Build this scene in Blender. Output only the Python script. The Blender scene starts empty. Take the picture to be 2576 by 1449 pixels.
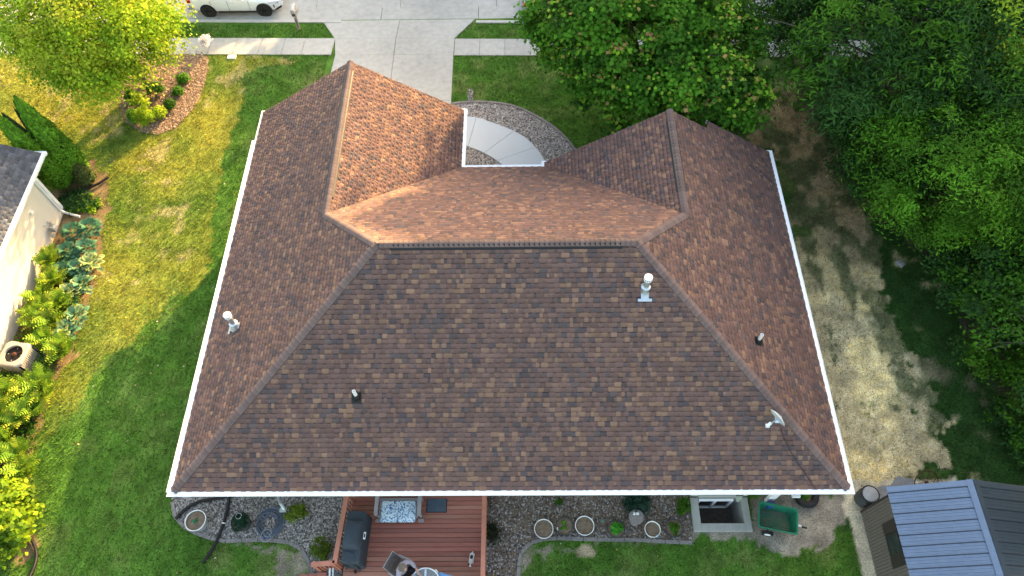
import bpy, math, random
import numpy as np
from mathutils import Vector, Matrix
random.seed(7)
rng = np.random.default_rng(11)
S = bpy.context.scene
COL = S.collection

# ------------------------------------------------------------------ camera, sky, sun, exposure
CAM = np.array([10.2056, -5.5238, 23.9076]); YAW, PITCH, ROLL, FOC = -0.025305, 1.035634, -0.029250, 1.803546
f_ = np.array([math.sin(YAW)*math.cos(PITCH), math.cos(YAW)*math.cos(PITCH), -math.sin(PITCH)])
r0 = np.array([math.cos(YAW), -math.sin(YAW), 0.0]); u0 = np.cross(r0, f_)
r_ = r0*math.cos(ROLL) + u0*math.sin(ROLL); u_ = np.cross(r_, f_)
cd = bpy.data.cameras.new('camera'); cam = bpy.data.objects.new('camera', cd); COL.objects.link(cam)
cam.matrix_world = Matrix(((r_[0], u_[0], -f_[0], CAM[0]), (r_[1], u_[1], -f_[1], CAM[1]), (r_[2], u_[2], -f_[2], CAM[2]), (0, 0, 0, 1)))
cd.sensor_width = 36; cd.lens = FOC*1000/2576*36; cd.clip_start = 0.5; cd.clip_end = 2000
S.camera = cam
SUN_EL, SUN_ROT = math.radians(16.5), math.radians(28)
W = bpy.data.worlds.new("World"); S.world = W; W.use_nodes = True
nt = W.node_tree; nt.nodes.clear()
sky = nt.nodes.new('ShaderNodeTexSky'); sky.sky_type = 'NISHITA'; sky.sun_disc = False
sky.air_density = 1.0; sky.dust_density = 2.5; sky.ozone_density = 0.5
sky.sun_elevation = SUN_EL; sky.sun_rotation = SUN_ROT
bg = nt.nodes.new('ShaderNodeBackground'); bg.inputs[1].default_value = 0.15
ow = nt.nodes.new('ShaderNodeOutputWorld')
nt.links.new(sky.outputs[0], bg.inputs[0]); nt.links.new(bg.outputs[0], ow.inputs[0])
sd = bpy.data.lights.new('sun', 'SUN'); sun = bpy.data.objects.new('sun', sd); COL.objects.link(sun)
sd.energy = 3.3; sd.angle = math.radians(0.7); sd.color = (1.0, 0.72, 0.38)
sdir = Vector((math.sin(SUN_ROT)*math.cos(SUN_EL), math.cos(SUN_ROT)*math.cos(SUN_EL), math.sin(SUN_EL)))
sun.rotation_euler = sdir.to_track_quat('Z', 'Y').to_euler()
S.view_settings.view_transform = 'Standard'; S.view_settings.look = 'None'
S.view_settings.gamma = 1; S.view_settings.use_curve_mapping = False
S.view_settings.exposure = 2.46
S.view_settings.use_white_balance = True; S.view_settings.white_balance_temperature = 7800; S.view_settings.white_balance_tint = 10

def at(px, py, z=0.0):
    """the place at height z that the survey pixel px, py looks at"""
    d = f_ + r_*(px-1288)/(FOC*1000) - u_*(py-724.5)/(FOC*1000)
    t = (z-CAM[2])/d[2]
    return Vector(CAM + t*d)

# ------------------------------------------------------------------ materials
def mat(name, col=(.5,.5,.5), rough=.8, var=.15, scale=6.0, bump=0.0, bscale=40.0, metal=0.0, attr=False, spec=.3, col2=None, trans=0.0, stretch=None, coat=0.0):
    m = bpy.data.materials.new(name); m.use_nodes = True
    n = m.node_tree.nodes; l = m.node_tree.links; b = n['Principled BSDF']
    b.inputs['Roughness'].default_value = rough; b.inputs['Metallic'].default_value = metal
    b.inputs['Specular IOR Level'].default_value = spec
    if coat: b.inputs['Coat Weight'].default_value = coat; b.inputs['Coat Roughness'].default_value = .08
    tc = n.new('ShaderNodeTexCoord'); vec = tc.outputs['Object']
    if stretch:
        mp = n.new('ShaderNodeMapping'); mp.inputs['Scale'].default_value = stretch; l.new(vec, mp.inputs[0]); vec = mp.outputs[0]
    nz = n.new('ShaderNodeTexNoise'); nz.inputs['Scale'].default_value = scale; nz.inputs['Detail'].default_value = 6; l.new(vec, nz.inputs['Vector'])
    mr = n.new('ShaderNodeMapRange'); mr.inputs[1].default_value = .3; mr.inputs[2].default_value = .7
    l.new(nz.outputs[0], mr.inputs[0])
    if attr:
        a = n.new('ShaderNodeAttribute'); a.attribute_name = 'Col'; src = a.outputs['Color']
    else:
        c = n.new('ShaderNodeMix'); c.data_type = 'RGBA'; c.inputs[6].default_value = (*col, 1)
        c.inputs[7].default_value = (*(col2 or col), 1); l.new(mr.outputs[0], c.inputs[0]); src = c.outputs[2]
    mr.inputs[3].default_value = 0; mr.inputs[4].default_value = 1
    h = n.new('ShaderNodeMath'); h.operation = 'MULTIPLY_ADD'; h.inputs[1].default_value = 2*var; h.inputs[2].default_value = 1-var
    l.new(mr.outputs[0], h.inputs[0])
    n2 = n.new('ShaderNodeTexNoise'); n2.inputs['Scale'].default_value = scale/14; n2.inputs['Detail'].default_value = 3; l.new(vec, n2.inputs['Vector'])
    h2 = n.new('ShaderNodeMapRange'); h2.inputs[1].default_value = .35; h2.inputs[2].default_value = .65; h2.inputs[3].default_value = 1-var*.6; h2.inputs[4].default_value = 1+var*.6; l.new(n2.outputs[0], h2.inputs[0])
    h3 = n.new('ShaderNodeMath'); h3.operation = 'MULTIPLY'; l.new(h.outputs[0], h3.inputs[0]); l.new(h2.outputs[0], h3.inputs[1]); h = h3
    vm = n.new('ShaderNodeVectorMath'); vm.operation = 'SCALE'; l.new(src, vm.inputs[0]); l.new(h.outputs[0], vm.inputs['Scale'])
    l.new(vm.outputs[0], b.inputs['Base Color'])
    if bump:
        nb = n.new('ShaderNodeTexNoise'); nb.inputs['Scale'].default_value = bscale; nb.inputs['Detail'].default_value = 4; l.new(vec, nb.inputs['Vector'])
        bp = n.new('ShaderNodeBump'); bp.inputs['Strength'].default_value = bump; bp.inputs['Distance'].default_value = .02
        l.new(nb.outputs[0], bp.inputs['Height']); l.new(bp.outputs[0], b.inputs['Normal'])
    if trans:
        t = n.new('ShaderNodeBsdfTranslucent'); l.new(vm.outputs[0], t.inputs[0])
        mx = n.new('ShaderNodeMixShader'); mx.inputs[0].default_value = trans
        l.new(b.outputs[0], mx.inputs[1]); l.new(t.outputs[0], mx.inputs[2]); l.new(mx.outputs[0], n['Material Output'].inputs[0])
    return m

M = {}
M['shingle'] = mat('asphalt_shingle', rough=.92, attr=True, var=.13, scale=35, bump=.1, bscale=160, spec=.15)
M['deckfelt'] = mat('roof_felt', (.05,.04,.04))
M['white'] = mat('white_metal', (.84,.85,.86), .45, .04, 3)
M['siding'] = mat('cream_siding', (.62,.57,.49), .7, .05, 2)
M['gutter'] = mat('gutter_white', (.86,.87,.88), .5, .06, 5, col2=(.80,.82,.84))
M['concrete'] = mat('street_concrete', (.47,.45,.41), .9, .17, 4, .15, 60, col2=(.41,.395,.36))
M['walk'] = mat('new_concrete', (.56,.60,.63), .85, .04, 1.5, .08, 80, col2=(.52,.56,.60))
M['oldconc'] = mat('weathered_concrete', (.36,.36,.33), .9, .18, 5, .2, 60, col2=(.28,.29,.27))
M['curb'] = mat('curb_concrete', (.50,.48,.44), .9, .1, 3)
M['stone'] = mat('river_stone', attr=True, rough=.8, var=.1, scale=20)
M['soil'] = mat('dark_soil', (.20,.145,.10), .95, .3, 14, .6, 60)
M['bedsoil'] = mat('bed_soil', (.13,.11,.095), .95, .3, 9, .6, 50)
M['mulch'] = mat('wood_mulch', attr=True, rough=.9, var=.2, scale=20)
M['ground'] = mat('ground_turf', attr=True, rough=.95, var=.42, scale=22, bump=.5, bscale=30, spec=.1)
M['grass'] = mat('grass_blades', attr=True, rough=.8, var=.1, scale=3, trans=.3, spec=.2)
M['leaf'] = mat('leaves', attr=True, rough=.65, var=.1, scale=2, trans=.42, spec=.12)
M['leafd'] = mat('dull_leaves', attr=True, rough=.7, var=.12, scale=2, trans=.25, spec=.08)
M['bark'] = mat('bark', (.13,.10,.075), .95, .3, 12, .7, 30, col2=(.2,.17,.14))
M['blackp'] = mat('black_plastic', (.012,.012,.013), .45, .1, 20, .3, 90)
M['rubber'] = mat('rubber', (.02,.02,.02), .7, .2, 15)
M['galv'] = mat('galvanised_metal', (.55,.60,.63), .38, .12, 12, metal=.75)
M['pvc'] = mat('white_pvc', (.82,.82,.80), .4, .03, 5)
M['dish'] = mat('dish_grey', (.45,.50,.52), .4, .06, 8)
M['redwood'] = mat('red_stained_wood', (.46,.15,.10), .65, .3, 3, .25, 20, stretch=(1,9,9), col2=(.25,.105,.085))
M['railwood'] = mat('rail_wood', (.50,.19,.125), .6, .22, 4, .25, 25, col2=(.38,.15,.10))
M['cover'] = mat('grill_cover_cloth', (.038,.052,.064), .75, .12, 3, .3, 14)
M['greyp'] = mat('grey_paint_wood', (.33,.31,.31), .6, .1, 6)
M['mat'] = mat('door_mat', (.075,.105,.135), .95, .15, 30, .5, 150)
M['green'] = mat('green_plastic', (.008,.16,.09), .4, .12, 4)
M['dirtgreen'] = mat('dirty_green_plastic', (.01,.15,.085), .6, .3, 3, col2=(.10,.08,.05))
M['steel'] = mat('blue_grey_steel', (.20,.265,.35), .34, .06, 6, metal=.85, spec=.6)
M['taupe'] = mat('taupe_steel', (.135,.115,.10), .55, .1, 4)
M['trim'] = mat('dark_brown_trim', (.035,.028,.026), .5, .1, 4)
M['glass'] = mat('dark_glass', (.03,.035,.04), .08, .05, 2, spec=.8)
M['rust'] = mat('rusty_iron', (.10,.035,.02), .85, .35, 20)
M['grey'] = mat('grey_plastic', (.30,.31,.32), .5, .08, 10)
M['barrel'] = mat('charcoal_plastic', (.05,.055,.06), .5, .15, 10)
M['hose'] = mat('hose_vinyl', (.11,.14,.19), .45, .2, 20)
M['blue'] = mat('blue_plastic', (.02,.05,.30), .4, .1, 10)
M['carpaint'] = mat('white_car_paint', (.80,.81,.82), .22, .02, 2, spec=.6, coat=.8)
M['carred'] = mat('dark_car_paint', (.30,.31,.33), .22, .02, 2, spec=.6, coat=.8)
M['blackgl'] = mat('gloss_black', (.01,.01,.011), .2, .05, 5)
M['redlamp'] = mat('red_lamp', (.5,.01,.01), .2, .05, 5)
M['lamp'] = mat('headlamp_glass', (.45,.48,.5), .1, .2, 30, spec=.9)
M['mailbox'] = mat('taupe_mailbox', (.33,.28,.24), .6, .15, 8, col2=(.27,.22,.19))
M['mailtop'] = mat('pale_mailbox', (.50,.47,.43), .5, .08, 8)
M['block'] = mat('edging_block', (.22,.20,.185), .95, .2, 12, .4, 50)
M['paver'] = mat('grey_flagstone', (.27,.27,.27), .9, .15, 6, .3, 30)
M['shirt'] = mat('lavender_cloth', (.33,.29,.34), .9, .08, 12)
M['skin'] = mat('skin', (.50,.28,.21), .6, .05, 20)
M['hair'] = mat('brown_grey_hair', (.13,.105,.08), .7, .35, 40, .6, 90)
M['denim'] = mat('light_blue_denim', (.14,.33,.60), .85, .15, 20)
M['blackc'] = mat('black_cloth', (.012,.012,.015), .9, .1, 10)
M['shoe'] = mat('white_canvas', (.70,.68,.63), .8, .08, 20)
M['tableg'] = mat('smoked_table_glass', (.055,.07,.075), .12, .2, 6, spec=.7)
M['mesh'] = mat('grey_sling_mesh', (.10,.10,.10), .8, .2, 60)
M['phone'] = mat('pale_blue_case', (.20,.38,.50), .4, .05, 10)
M['brick'] = mat('brick_red', (.28,.12,.08), .9, .2, 20)
M['ac'] = mat('beige_metal', (.40,.36,.32), .5, .06, 5)
M['label'] = mat('white_label', (.7,.7,.7), .5, .05, 10)
M['fur'] = mat('puppy_fur', (.62,.60,.58), .9, .12, 40, .4, 90)
M['furb'] = mat('black_fur', (.025,.025,.028), .9, .12, 40, .4, 90)
M['darkin'] = mat('dark_interior', (.01,.01,.01), .9, .1, 4)

def cushion_mat():
    m = bpy.data.materials.new('blue_print_cushion'); m.use_nodes = True
    n = m.node_tree.nodes; l = m.node_tree.links; b = n['Principled BSDF']; b.inputs['Roughness'].default_value = .85
    tc = n.new('ShaderNodeTexCoord'); v = n.new('ShaderNodeTexVoronoi'); v.inputs['Scale'].default_value = 15; v.feature = 'DISTANCE_TO_EDGE'
    l.new(tc.outputs['Object'], v.inputs['Vector'])
    z = n.new('ShaderNodeTexNoise'); z.inputs['Scale'].default_value = 16; l.new(tc.outputs['Object'], z.inputs['Vector'])
    cr = n.new('ShaderNodeValToRGB'); e = cr.color_ramp.elements; e[0].position = .38; e[0].color = (.03,.09,.26,1); e[1].position = .52; e[1].color = (.60,.72,.76,1)
    e2 = cr.color_ramp.elements.new(.44); e2.color = (.2,.42,.62,1)
    ad = n.new('ShaderNodeMath'); ad.operation = 'MULTIPLY_ADD'; ad.inputs[1].default_value = 1.1
    l.new(v.outputs['Distance'], ad.inputs[0]); 
    s2 = n.new('ShaderNodeMath'); s2.operation = 'SUBTRACT'; s2.inputs[1].default_value = .12; l.new(z.outputs[0], s2.inputs[0]); l.new(s2.outputs[0], ad.inputs[2])
    l.new(ad.outputs[0], cr.inputs[0]); l.new(cr.outputs[0], b.inputs['Base Color'])
    return m
M['cushion'] = cushion_mat()
_b = M['tableg'].node_tree.nodes['Principled BSDF']; _b.inputs['Alpha'].default_value = .55; _b.inputs['Base Color'].default_value = (.2,.25,.26,1)
for _k in list(M['tableg'].node_tree.links):
    if _k.to_socket == _b.inputs['Base Color']: M['tableg'].node_tree.links.remove(_k)
M['mesh'].node_tree.nodes['Principled BSDF'].inputs['Alpha'].default_value = .75

# ------------------------------------------------------------------ builders
class MB:
    def __init__(s): s.v = []; s.f = []; s.c = None
    def add(s, vs, fs):
        o = len(s.v); s.v += [tuple(x) for x in vs]; s.f += [tuple(i+o for i in q) for q in fs]; return s
    def box(s, x0, x1, y0, y1, z0, z1, tf=None):
        vs = [Vector(p) for p in ((x0,y0,z0),(x1,y0,z0),(x1,y1,z0),(x0,y1,z0),(x0,y0,z1),(x1,y0,z1),(x1,y1,z1),(x0,y1,z1))]
        if tf: vs = [tf @ p for p in vs]
        return s.add(vs, [(0,3,2,1),(4,5,6,7),(0,1,5,4),(1,2,6,5),(2,3,7,6),(3,0,4,7)])
    def bbox(s, x0, x1, y0, y1, z0, z1, b=.01, tf=None):      # box with chamfered top edges
        vs = [(x0,y0,z0),(x1,y0,z0),(x1,y1,z0),(x0,y1,z0),(x0,y0,z1-b),(x1,y0,z1-b),(x1,y1,z1-b),(x0,y1,z1-b),(x0+b,y0+b,z1),(x1-b,y0+b,z1),(x1-b,y1-b,z1),(x0+b,y1-b,z1)]
        vs = [Vector(p) for p in vs]
        if tf: vs = [tf @ p for p in vs]
        return s.add(vs, [(0,3,2,1),(0,1,5,4),(1,2,6,5),(2,3,7,6),(3,0,4,7),(4,5,9,8),(5,6,10,9),(6,7,11,10),(7,4,8,11),(8,9,10,11)])
    def prism(s, pts, z0, z1):
        n = len(pts); vs = [(p[0],p[1],z0) for p in pts] + [(p[0],p[1],z1) for p in pts]
        a = sum(pts[i][0]*pts[(i+1)%n][1]-pts[(i+1)%n][0]*pts[i][1] for i in range(n))
        fs = [tuple(range(n))[::-1], tuple(range(n, 2*n))] + [(i,(i+1)%n,n+(i+1)%n,n+i) for i in range(n)]
        if a < 0: fs = [q[::-1] for q in fs]
        return s.add(vs, fs)
    def tube(s, pts, r, n=8, cap=True, closed=False):
        pts = [Vector(p) for p in pts]; m = len(pts); vs = []; fs = []
        rs = r if isinstance(r, (list, tuple)) else [r]*m
        ref = Vector((0,0,1))
        for i, p in enumerate(pts):
            if closed: d = pts[(i+1)%m]-pts[i-1]
            else: d = pts[min(i+1,m-1)]-pts[max(i-1,0)]
            d.normalize(); a = ref if abs(d.dot(ref)) < .95 else Vector((1,0,0))
            sx = d.cross(a).normalized(); sy = sx.cross(d)
            for k in range(n):
                t = 2*math.pi*k/n; vs.append(p + (sx*math.cos(t)+sy*math.sin(t))*rs[i])
        for i in range(m if closed else m-1):
            j = (i+1) % m
            for k in range(n): fs.append((i*n+k, i*n+(k+1)%n, j*n+(k+1)%n, j*n+k))
        if cap and not closed: fs += [tuple(range(n))[::-1], tuple(range((m-1)*n, m*n))]
        return s.add(vs, fs)
    def lathe(s, prof, n=24, c=(0,0,0), wob=0):
        vs = []; fs = []; m = len(prof)
        for i, (r, z) in enumerate(prof):
            for k in range(n):
                t = 2*math.pi*k/n; rr = r*(1+wob*math.sin(5*t+i)); vs.append((c[0]+rr*math.cos(t), c[1]+rr*math.sin(t), c[2]+z))
        for i in range(m-1):
            for k in range(n): fs.append((i*n+k, i*n+(k+1)%n, (i+1)*n+(k+1)%n, (i+1)*n+k))
        ring = abs(prof[0][0]-prof[-1][0]) < .03 and abs(prof[0][1]-prof[-1][1]) < .03 or (prof[0][0] > .05 and abs(prof[0][0]-prof[-1][0]) < .02 and m == 5)
        if prof[0][0] > 1e-4 and not ring: fs.append(tuple(range(n))[::-1])
        if prof[-1][0] > 1e-4 and not ring: fs.append(tuple(range((m-1)*n, m*n)))
        return s.add(vs, fs)
    def mesh(s, name, material):
        me = bpy.data.meshes.new(name); me.from_pydata(s.v, [], s.f); me.update()
        if material is not None: me.materials.append(M[material] if isinstance(material, str) else material)
        return me

def prop(o, label=None, cat=None, group=None, kind=None):
    if label: o['label'] = label
    if cat: o['category'] = cat
    if group: o['group'] = group
    if kind: o['kind'] = kind
    return o
def link(name, me, parent=None, loc=None, mw=None):
    o = bpy.data.objects.new(name, me); COL.objects.link(o)
    if parent is not None: o.parent = parent
    if loc is not None: o.location = loc
    if mw is not None: o.matrix_local = mw
    return o
def part(name, mb, m, parent, smooth=False, loc=None):
    me = mb.mesh(name, m)
    if smooth: me.polygons.foreach_set('use_smooth', [True]*len(me.polygons)); me.set_sharp_from_angle(angle=math.radians(38))
    return link(name, me, parent, loc)
def thing(name, label, cat, loc=(0,0,0), rz=0, group=None):
    o = bpy.data.objects.new(name, None); COL.objects.link(o); o.location = loc; o.rotation_euler = (0,0,rz)
    o.empty_display_size = .2
    return prop(o, label, cat, group)
def copy_tree(o, parent=None):
    c = o.copy(); COL.objects.link(c); c.parent = parent
    for ch in list(o.children): copy_tree(ch, c)
    return c
def np_mesh(name, V, F, C, material, smooth=False, k=4):
    """V (n,3), F (m,k), C (n,3) or None"""
    me = bpy.data.meshes.new(name); n, m = len(V), len(F)
    me.vertices.add(n); me.vertices.foreach_set('co', np.ascontiguousarray(V, dtype=np.float32).ravel())
    me.loops.add(m*k); me.loops.foreach_set('vertex_index', np.ascontiguousarray(F, dtype=np.int32).ravel())
    me.polygons.add(m); me.polygons.foreach_set('loop_start', np.arange(0, m*k, k, dtype=np.int32))
    if C is not None:
        a = me.color_attributes.new('Col', 'FLOAT_COLOR', 'POINT')
        a.data.foreach_set('color', np.hstack([C, np.ones((n,1))]).astype(np.float32).ravel())
    me.materials.append(M[material]); me.update(calc_edges=True); me.validate()
    if smooth: me.polygons.foreach_set('use_smooth', np.ones(m, dtype=bool))
    return me
def colour(me, cols):
    a = me.color_attributes.new('Col', 'FLOAT_COLOR', 'POINT'); n = len(me.vertices)
    c = np.ones((n,4)); c[:, :3] = cols; a.data.foreach_set('color', c.astype(np.float32).ravel())

# value noise, tileless
_P = np.random.default_rng(3).random((256,256))
def vnoise(x, y, s):
    x = x*s+57.3; y = y*s+91.7; xi = np.floor(x).astype(int); yi = np.floor(y).astype(int); fx = x-xi; fy = y-yi
    fx = fx*fx*(3-2*fx); fy = fy*fy*(3-2*fy); g = lambda a, b: _P[a & 255, b & 255]
    return (g(xi,yi)*(1-fx)+g(xi+1,yi)*fx)*(1-fy)+(g(xi,yi+1)*(1-fx)+g(xi+1,yi+1)*fx)*fy
def fbm(x, y, s, o=4):
    t = 0; a = .5; w = 0
    for i in range(o): t = t+a*vnoise(x+13*i, y-7*i, s*2**i); w += a; a *= .55
    return t/w
def inpoly(x, y, P):
    r = np.zeros(x.shape, bool); n = len(P)
    for i in range(n):
        x0, y0 = P[i][0], P[i][1]; x1, y1 = P[(i+1)%n][0], P[(i+1)%n][1]
        if y0 == y1: continue
        c = ((y0 > y) != (y1 > y)) & (x < (x1-x0)*(y-y0)/(y1-y0)+x0); r ^= c
    return r
def pp(pts, z=0): return [at(a, b, z) for a, b in pts]

# ------------------------------------------------------------------ ground
P_straw = pp([(1990,110),(1930,190),(1860,330),(1900,400),(1945,480),(2000,700),(2060,960),(2130,1230),(2400,1215),(2372,1130),(2320,1010),(2260,870),(2200,700),(2150,520),(2080,380),(2000,240),(2010,150)])
P_dark = pp([(2150,520),(2200,700),(2260,870),(2320,1010),(2372,1130),(2400,1215),(2640,1300),(2640,1000),(2480,860),(2330,640),(2250,560)])
P_forest = pp([(1960,-80),(1960,150),(2050,330),(2170,520),(2330,640),(2420,800),(2500,1000),(2640,1150),(3400,1100),(3000,-200)])
P_soil = pp([(1890,1240),(2140,1240),(2120,1300),(2080,1370),(1990,1385),(1880,1362),(1750,1352),(1740,1330),(1890,1330)])
P_sand = pp([(2140,1210),(2420,1200),(2380,1260),(2230,1300),(2215,1460),(2230,1600),(2190,1600),(2170,1460),(2140,1320),(2110,1270),(2130,1240)])
P_nbed = pp([(130,480),(215,400),(275,440),(262,560),(250,640),(230,760),(190,870),(140,950),(110,1050),(85,1150),(70,1220),(95,1300),(85,1380),(-40,1440),(-260,1440),(-180,900),(40,560)])
P_sunlit = pp([(0,1300),(60,1210),(250,920),(440,760),(520,690),(560,420),(620,180),(760,150),(540,130),(-300,120),(-400,1300)])  # outline of the sunlit part of the side lawn
P_mulch = pp([(505,128),(522,150),(515,210),(480,280),(440,320),(395,338),(350,330),(315,305),(300,265),(305,215),(330,180),(250,120)])
P_deadL = pp([(700,1380),(790,1375),(800,1449),(790,1520),(700,1520),(690,1430)])
P_spotA = [(at(1472,1388).x+.30*math.cos(t), at(1472,1388).y+.28*math.sin(t)) for t in np.linspace(0,6.2,12)]
P_spotB = pp([(1378,1372),(1400,1362),(1395,1382),(1385,1408),(1372,1412),(1365,1395)])
P_border = pp([(500,1340),(560,1365),(700,1372),(720,1385),(640,1378),(520,1360)])
P_dryroad = pp([(1290,1385),(1760,1352),(1760,1362),(1500,1375),(1340,1392),(1305,1449),(1290,1449)])
GREEN = np.array([.073,.172,.026]); SUNLIT = np.array([.38,.335,.06]); STRAW = np.array([.86,.70,.38]); SOIL = np.array([.22,.185,.15])
SAND = np.array([.60,.51,.36]); DRY = np.array([.30,.29,.12]); FOREST = np.array([.085,.065,.045])
def ground_col(x, y):
    n1 = fbm(x, y, .35); n2 = fbm(x+40, y, 1.3); n3 = fbm(x, y+70, 5.0, 3)
    wx = x+(fbm(x, y, 1.6)-.5)*.9+(n3-.5)*.35; wy = y+(fbm(x+90, y+20, 1.6)-.5)*.9+(n3-.5)*.35
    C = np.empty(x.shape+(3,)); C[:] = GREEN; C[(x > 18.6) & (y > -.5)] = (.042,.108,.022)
    mix = lambda k, c: C*(1-k[..., None])+np.array(c)*k[..., None]
    C = mix(np.clip((n2-.47)*1.3, 0, .4)*np.where(x < 0, .45, 1), DRY*.9); C = mix(np.clip((.45-n1)*1.5, 0, .35), GREEN*.62)
    cov = np.ones(x.shape)
    m = inpoly(wx, wy, P_sunlit); k = np.where(m, np.clip(.42+(n1-.5)*1.4, .1, .75), 0); C = mix(k, SUNLIT)  # sunlight put into the turf and blade colour inside the lit outline
    k = np.where(m & (y > 9), np.clip((n2-.62)*4, 0, .5), 0); C = mix(k, STRAW*.55)
    # worn strip beside the near bed and by the side wall
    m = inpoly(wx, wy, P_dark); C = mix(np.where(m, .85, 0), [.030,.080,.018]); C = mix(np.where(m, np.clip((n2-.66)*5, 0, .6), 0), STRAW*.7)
    w5 = fbm(x+31, y+17, 1.0, 6); w6 = fbm(x-12, y+44, 1.0, 6)
    m = inpoly(x+(w5-.5)*3.4-.45, y+(w6-.5)*3.0, P_straw) | ((x > 18.8) & (x < 20.9+(13-y)*.13) & (y > .9) & (y < 13.2)); edge = np.clip((x-(24.6-.33*y))*.12, -.12, .12)
    g = np.clip((fbm(x*1.25, y*.75, 1.5, 6)-.555+edge)*11, 0, 1)*(.55+.7*n3); g = np.clip(g, 0, 1)
    sc = STRAW*(.72+.55*n3[..., None]); gr = np.array([.045,.090,.028])
    dull = np.clip((fbm(x+11, y+5, .7)-.46)*7, 0, 1)[..., None]
    sc = sc*(1-.45*dull)+np.array([.235,.20,.17])*.45*dull
    far = np.clip((y-6.5)/6, 0, 1)[..., None]; sc = sc*(1-far*.85)+np.array([.25,.18,.10])*(.6+.8*n3[...,None])*far*.85
    C = np.where(m[..., None], sc*(1-g[..., None]*.8)+gr*g[..., None]*.8, C); cov = np.where(m, .75+.2*g, cov)
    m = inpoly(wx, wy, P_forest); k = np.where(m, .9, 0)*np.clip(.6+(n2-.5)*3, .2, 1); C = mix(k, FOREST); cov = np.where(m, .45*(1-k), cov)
    m = inpoly(wx, wy, P_soil); C = mix(np.where(m, .92, 0), SOIL*1.25); C = np.where(m[..., None], C*(.6+.8*n3[..., None]), C); cov = np.where(m, .04, cov)
    m = inpoly(wx, wy, P_nbed); C = mix(np.where(m, .85, 0), [.24,.15,.09]); cov = np.where(m, .08, cov)
    m = inpoly(wx*.5+x*.5, wy*.5+y*.5, P_mulch); C = mix(np.where(m, .95, 0), [.33,.21,.13]); cov = np.where(m, .0, cov)
    for P in (P_deadL, P_spotB, P_border, P_dryroad):
        m = inpoly(wx*.6+x*.4, wy*.6+y*.4, P); C = mix(np.where(m, np.clip(.75+(n3-.5)*2, 0, 1), 0), [.27,.22,.17]); cov = np.where(m, .2, cov)
    m = inpoly(wx*.3+x*.7, wy*.3+y*.7, P_spotA); C = mix(np.where(m, .95, 0), [.36,.27,.18]); cov = np.where(m, .03, cov)
    m = inpoly(wx*.4+x*.6, wy*.4+y*.6, P_sand); C = mix(np.where(m, .95, 0), SAND); C = np.where(m[..., None], C*(.8+.4*n3[..., None]), C); cov = np.where(m, .0, cov)
    for sx, sy, sr in ((2365,940,.3),(2440,955,.16),(2462,1000,.12),(268,410,.12),(905,1430,.0)):
        c = at(sx, sy); k = np.clip(1.3-np.hypot(wx-c.x, wy-c.y)/max(sr*1.6,.01), 0, 1)*.6; C = mix(k, [.28,.21,.14]); cov = cov*(1-k)
    return C, cov
def axis(a, b, st, far): return np.concatenate([-np.array(far[::-1])+a, np.arange(a, b, st), np.array(far)+b])
ax = axis(-19, 37, .12, [4,12,40,120,400]); ay = axis(-6, 26.2, .12, [4,12,40,120,400])
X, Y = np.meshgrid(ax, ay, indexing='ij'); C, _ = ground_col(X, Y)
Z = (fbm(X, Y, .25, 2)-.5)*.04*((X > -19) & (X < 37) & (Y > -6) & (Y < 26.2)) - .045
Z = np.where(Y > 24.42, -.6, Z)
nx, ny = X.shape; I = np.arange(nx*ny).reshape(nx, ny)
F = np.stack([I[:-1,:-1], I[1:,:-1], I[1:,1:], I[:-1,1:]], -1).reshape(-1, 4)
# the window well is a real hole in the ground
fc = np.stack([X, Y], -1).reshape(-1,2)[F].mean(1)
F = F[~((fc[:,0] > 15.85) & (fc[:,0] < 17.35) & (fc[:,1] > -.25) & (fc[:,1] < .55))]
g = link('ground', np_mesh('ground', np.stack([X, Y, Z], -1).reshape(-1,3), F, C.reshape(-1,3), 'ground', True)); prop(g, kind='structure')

DRIVE = pp([(835,135),(1140,141)]); 
PANEL_BLOCK = []     # polygons grass must not grow in
def blades(n, x0, x1, y0, y1, hgt=.065, wid=.015):
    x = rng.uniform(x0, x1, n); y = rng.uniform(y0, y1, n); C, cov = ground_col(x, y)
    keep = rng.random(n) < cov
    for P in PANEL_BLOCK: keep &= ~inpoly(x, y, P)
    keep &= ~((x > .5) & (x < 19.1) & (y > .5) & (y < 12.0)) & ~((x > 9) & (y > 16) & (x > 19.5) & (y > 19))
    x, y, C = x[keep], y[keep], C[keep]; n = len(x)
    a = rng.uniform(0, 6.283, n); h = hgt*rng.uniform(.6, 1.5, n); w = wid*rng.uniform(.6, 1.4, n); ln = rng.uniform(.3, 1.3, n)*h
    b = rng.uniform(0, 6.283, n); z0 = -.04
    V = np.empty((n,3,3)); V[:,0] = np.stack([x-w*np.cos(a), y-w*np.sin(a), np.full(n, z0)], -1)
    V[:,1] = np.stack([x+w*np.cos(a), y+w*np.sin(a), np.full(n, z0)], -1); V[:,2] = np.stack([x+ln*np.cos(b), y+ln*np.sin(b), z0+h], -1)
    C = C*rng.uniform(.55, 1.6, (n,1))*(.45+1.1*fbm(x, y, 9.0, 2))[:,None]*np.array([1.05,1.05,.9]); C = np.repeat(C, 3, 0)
    return V.reshape(-1,3), np.arange(3*n).reshape(-1,3), C

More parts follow.
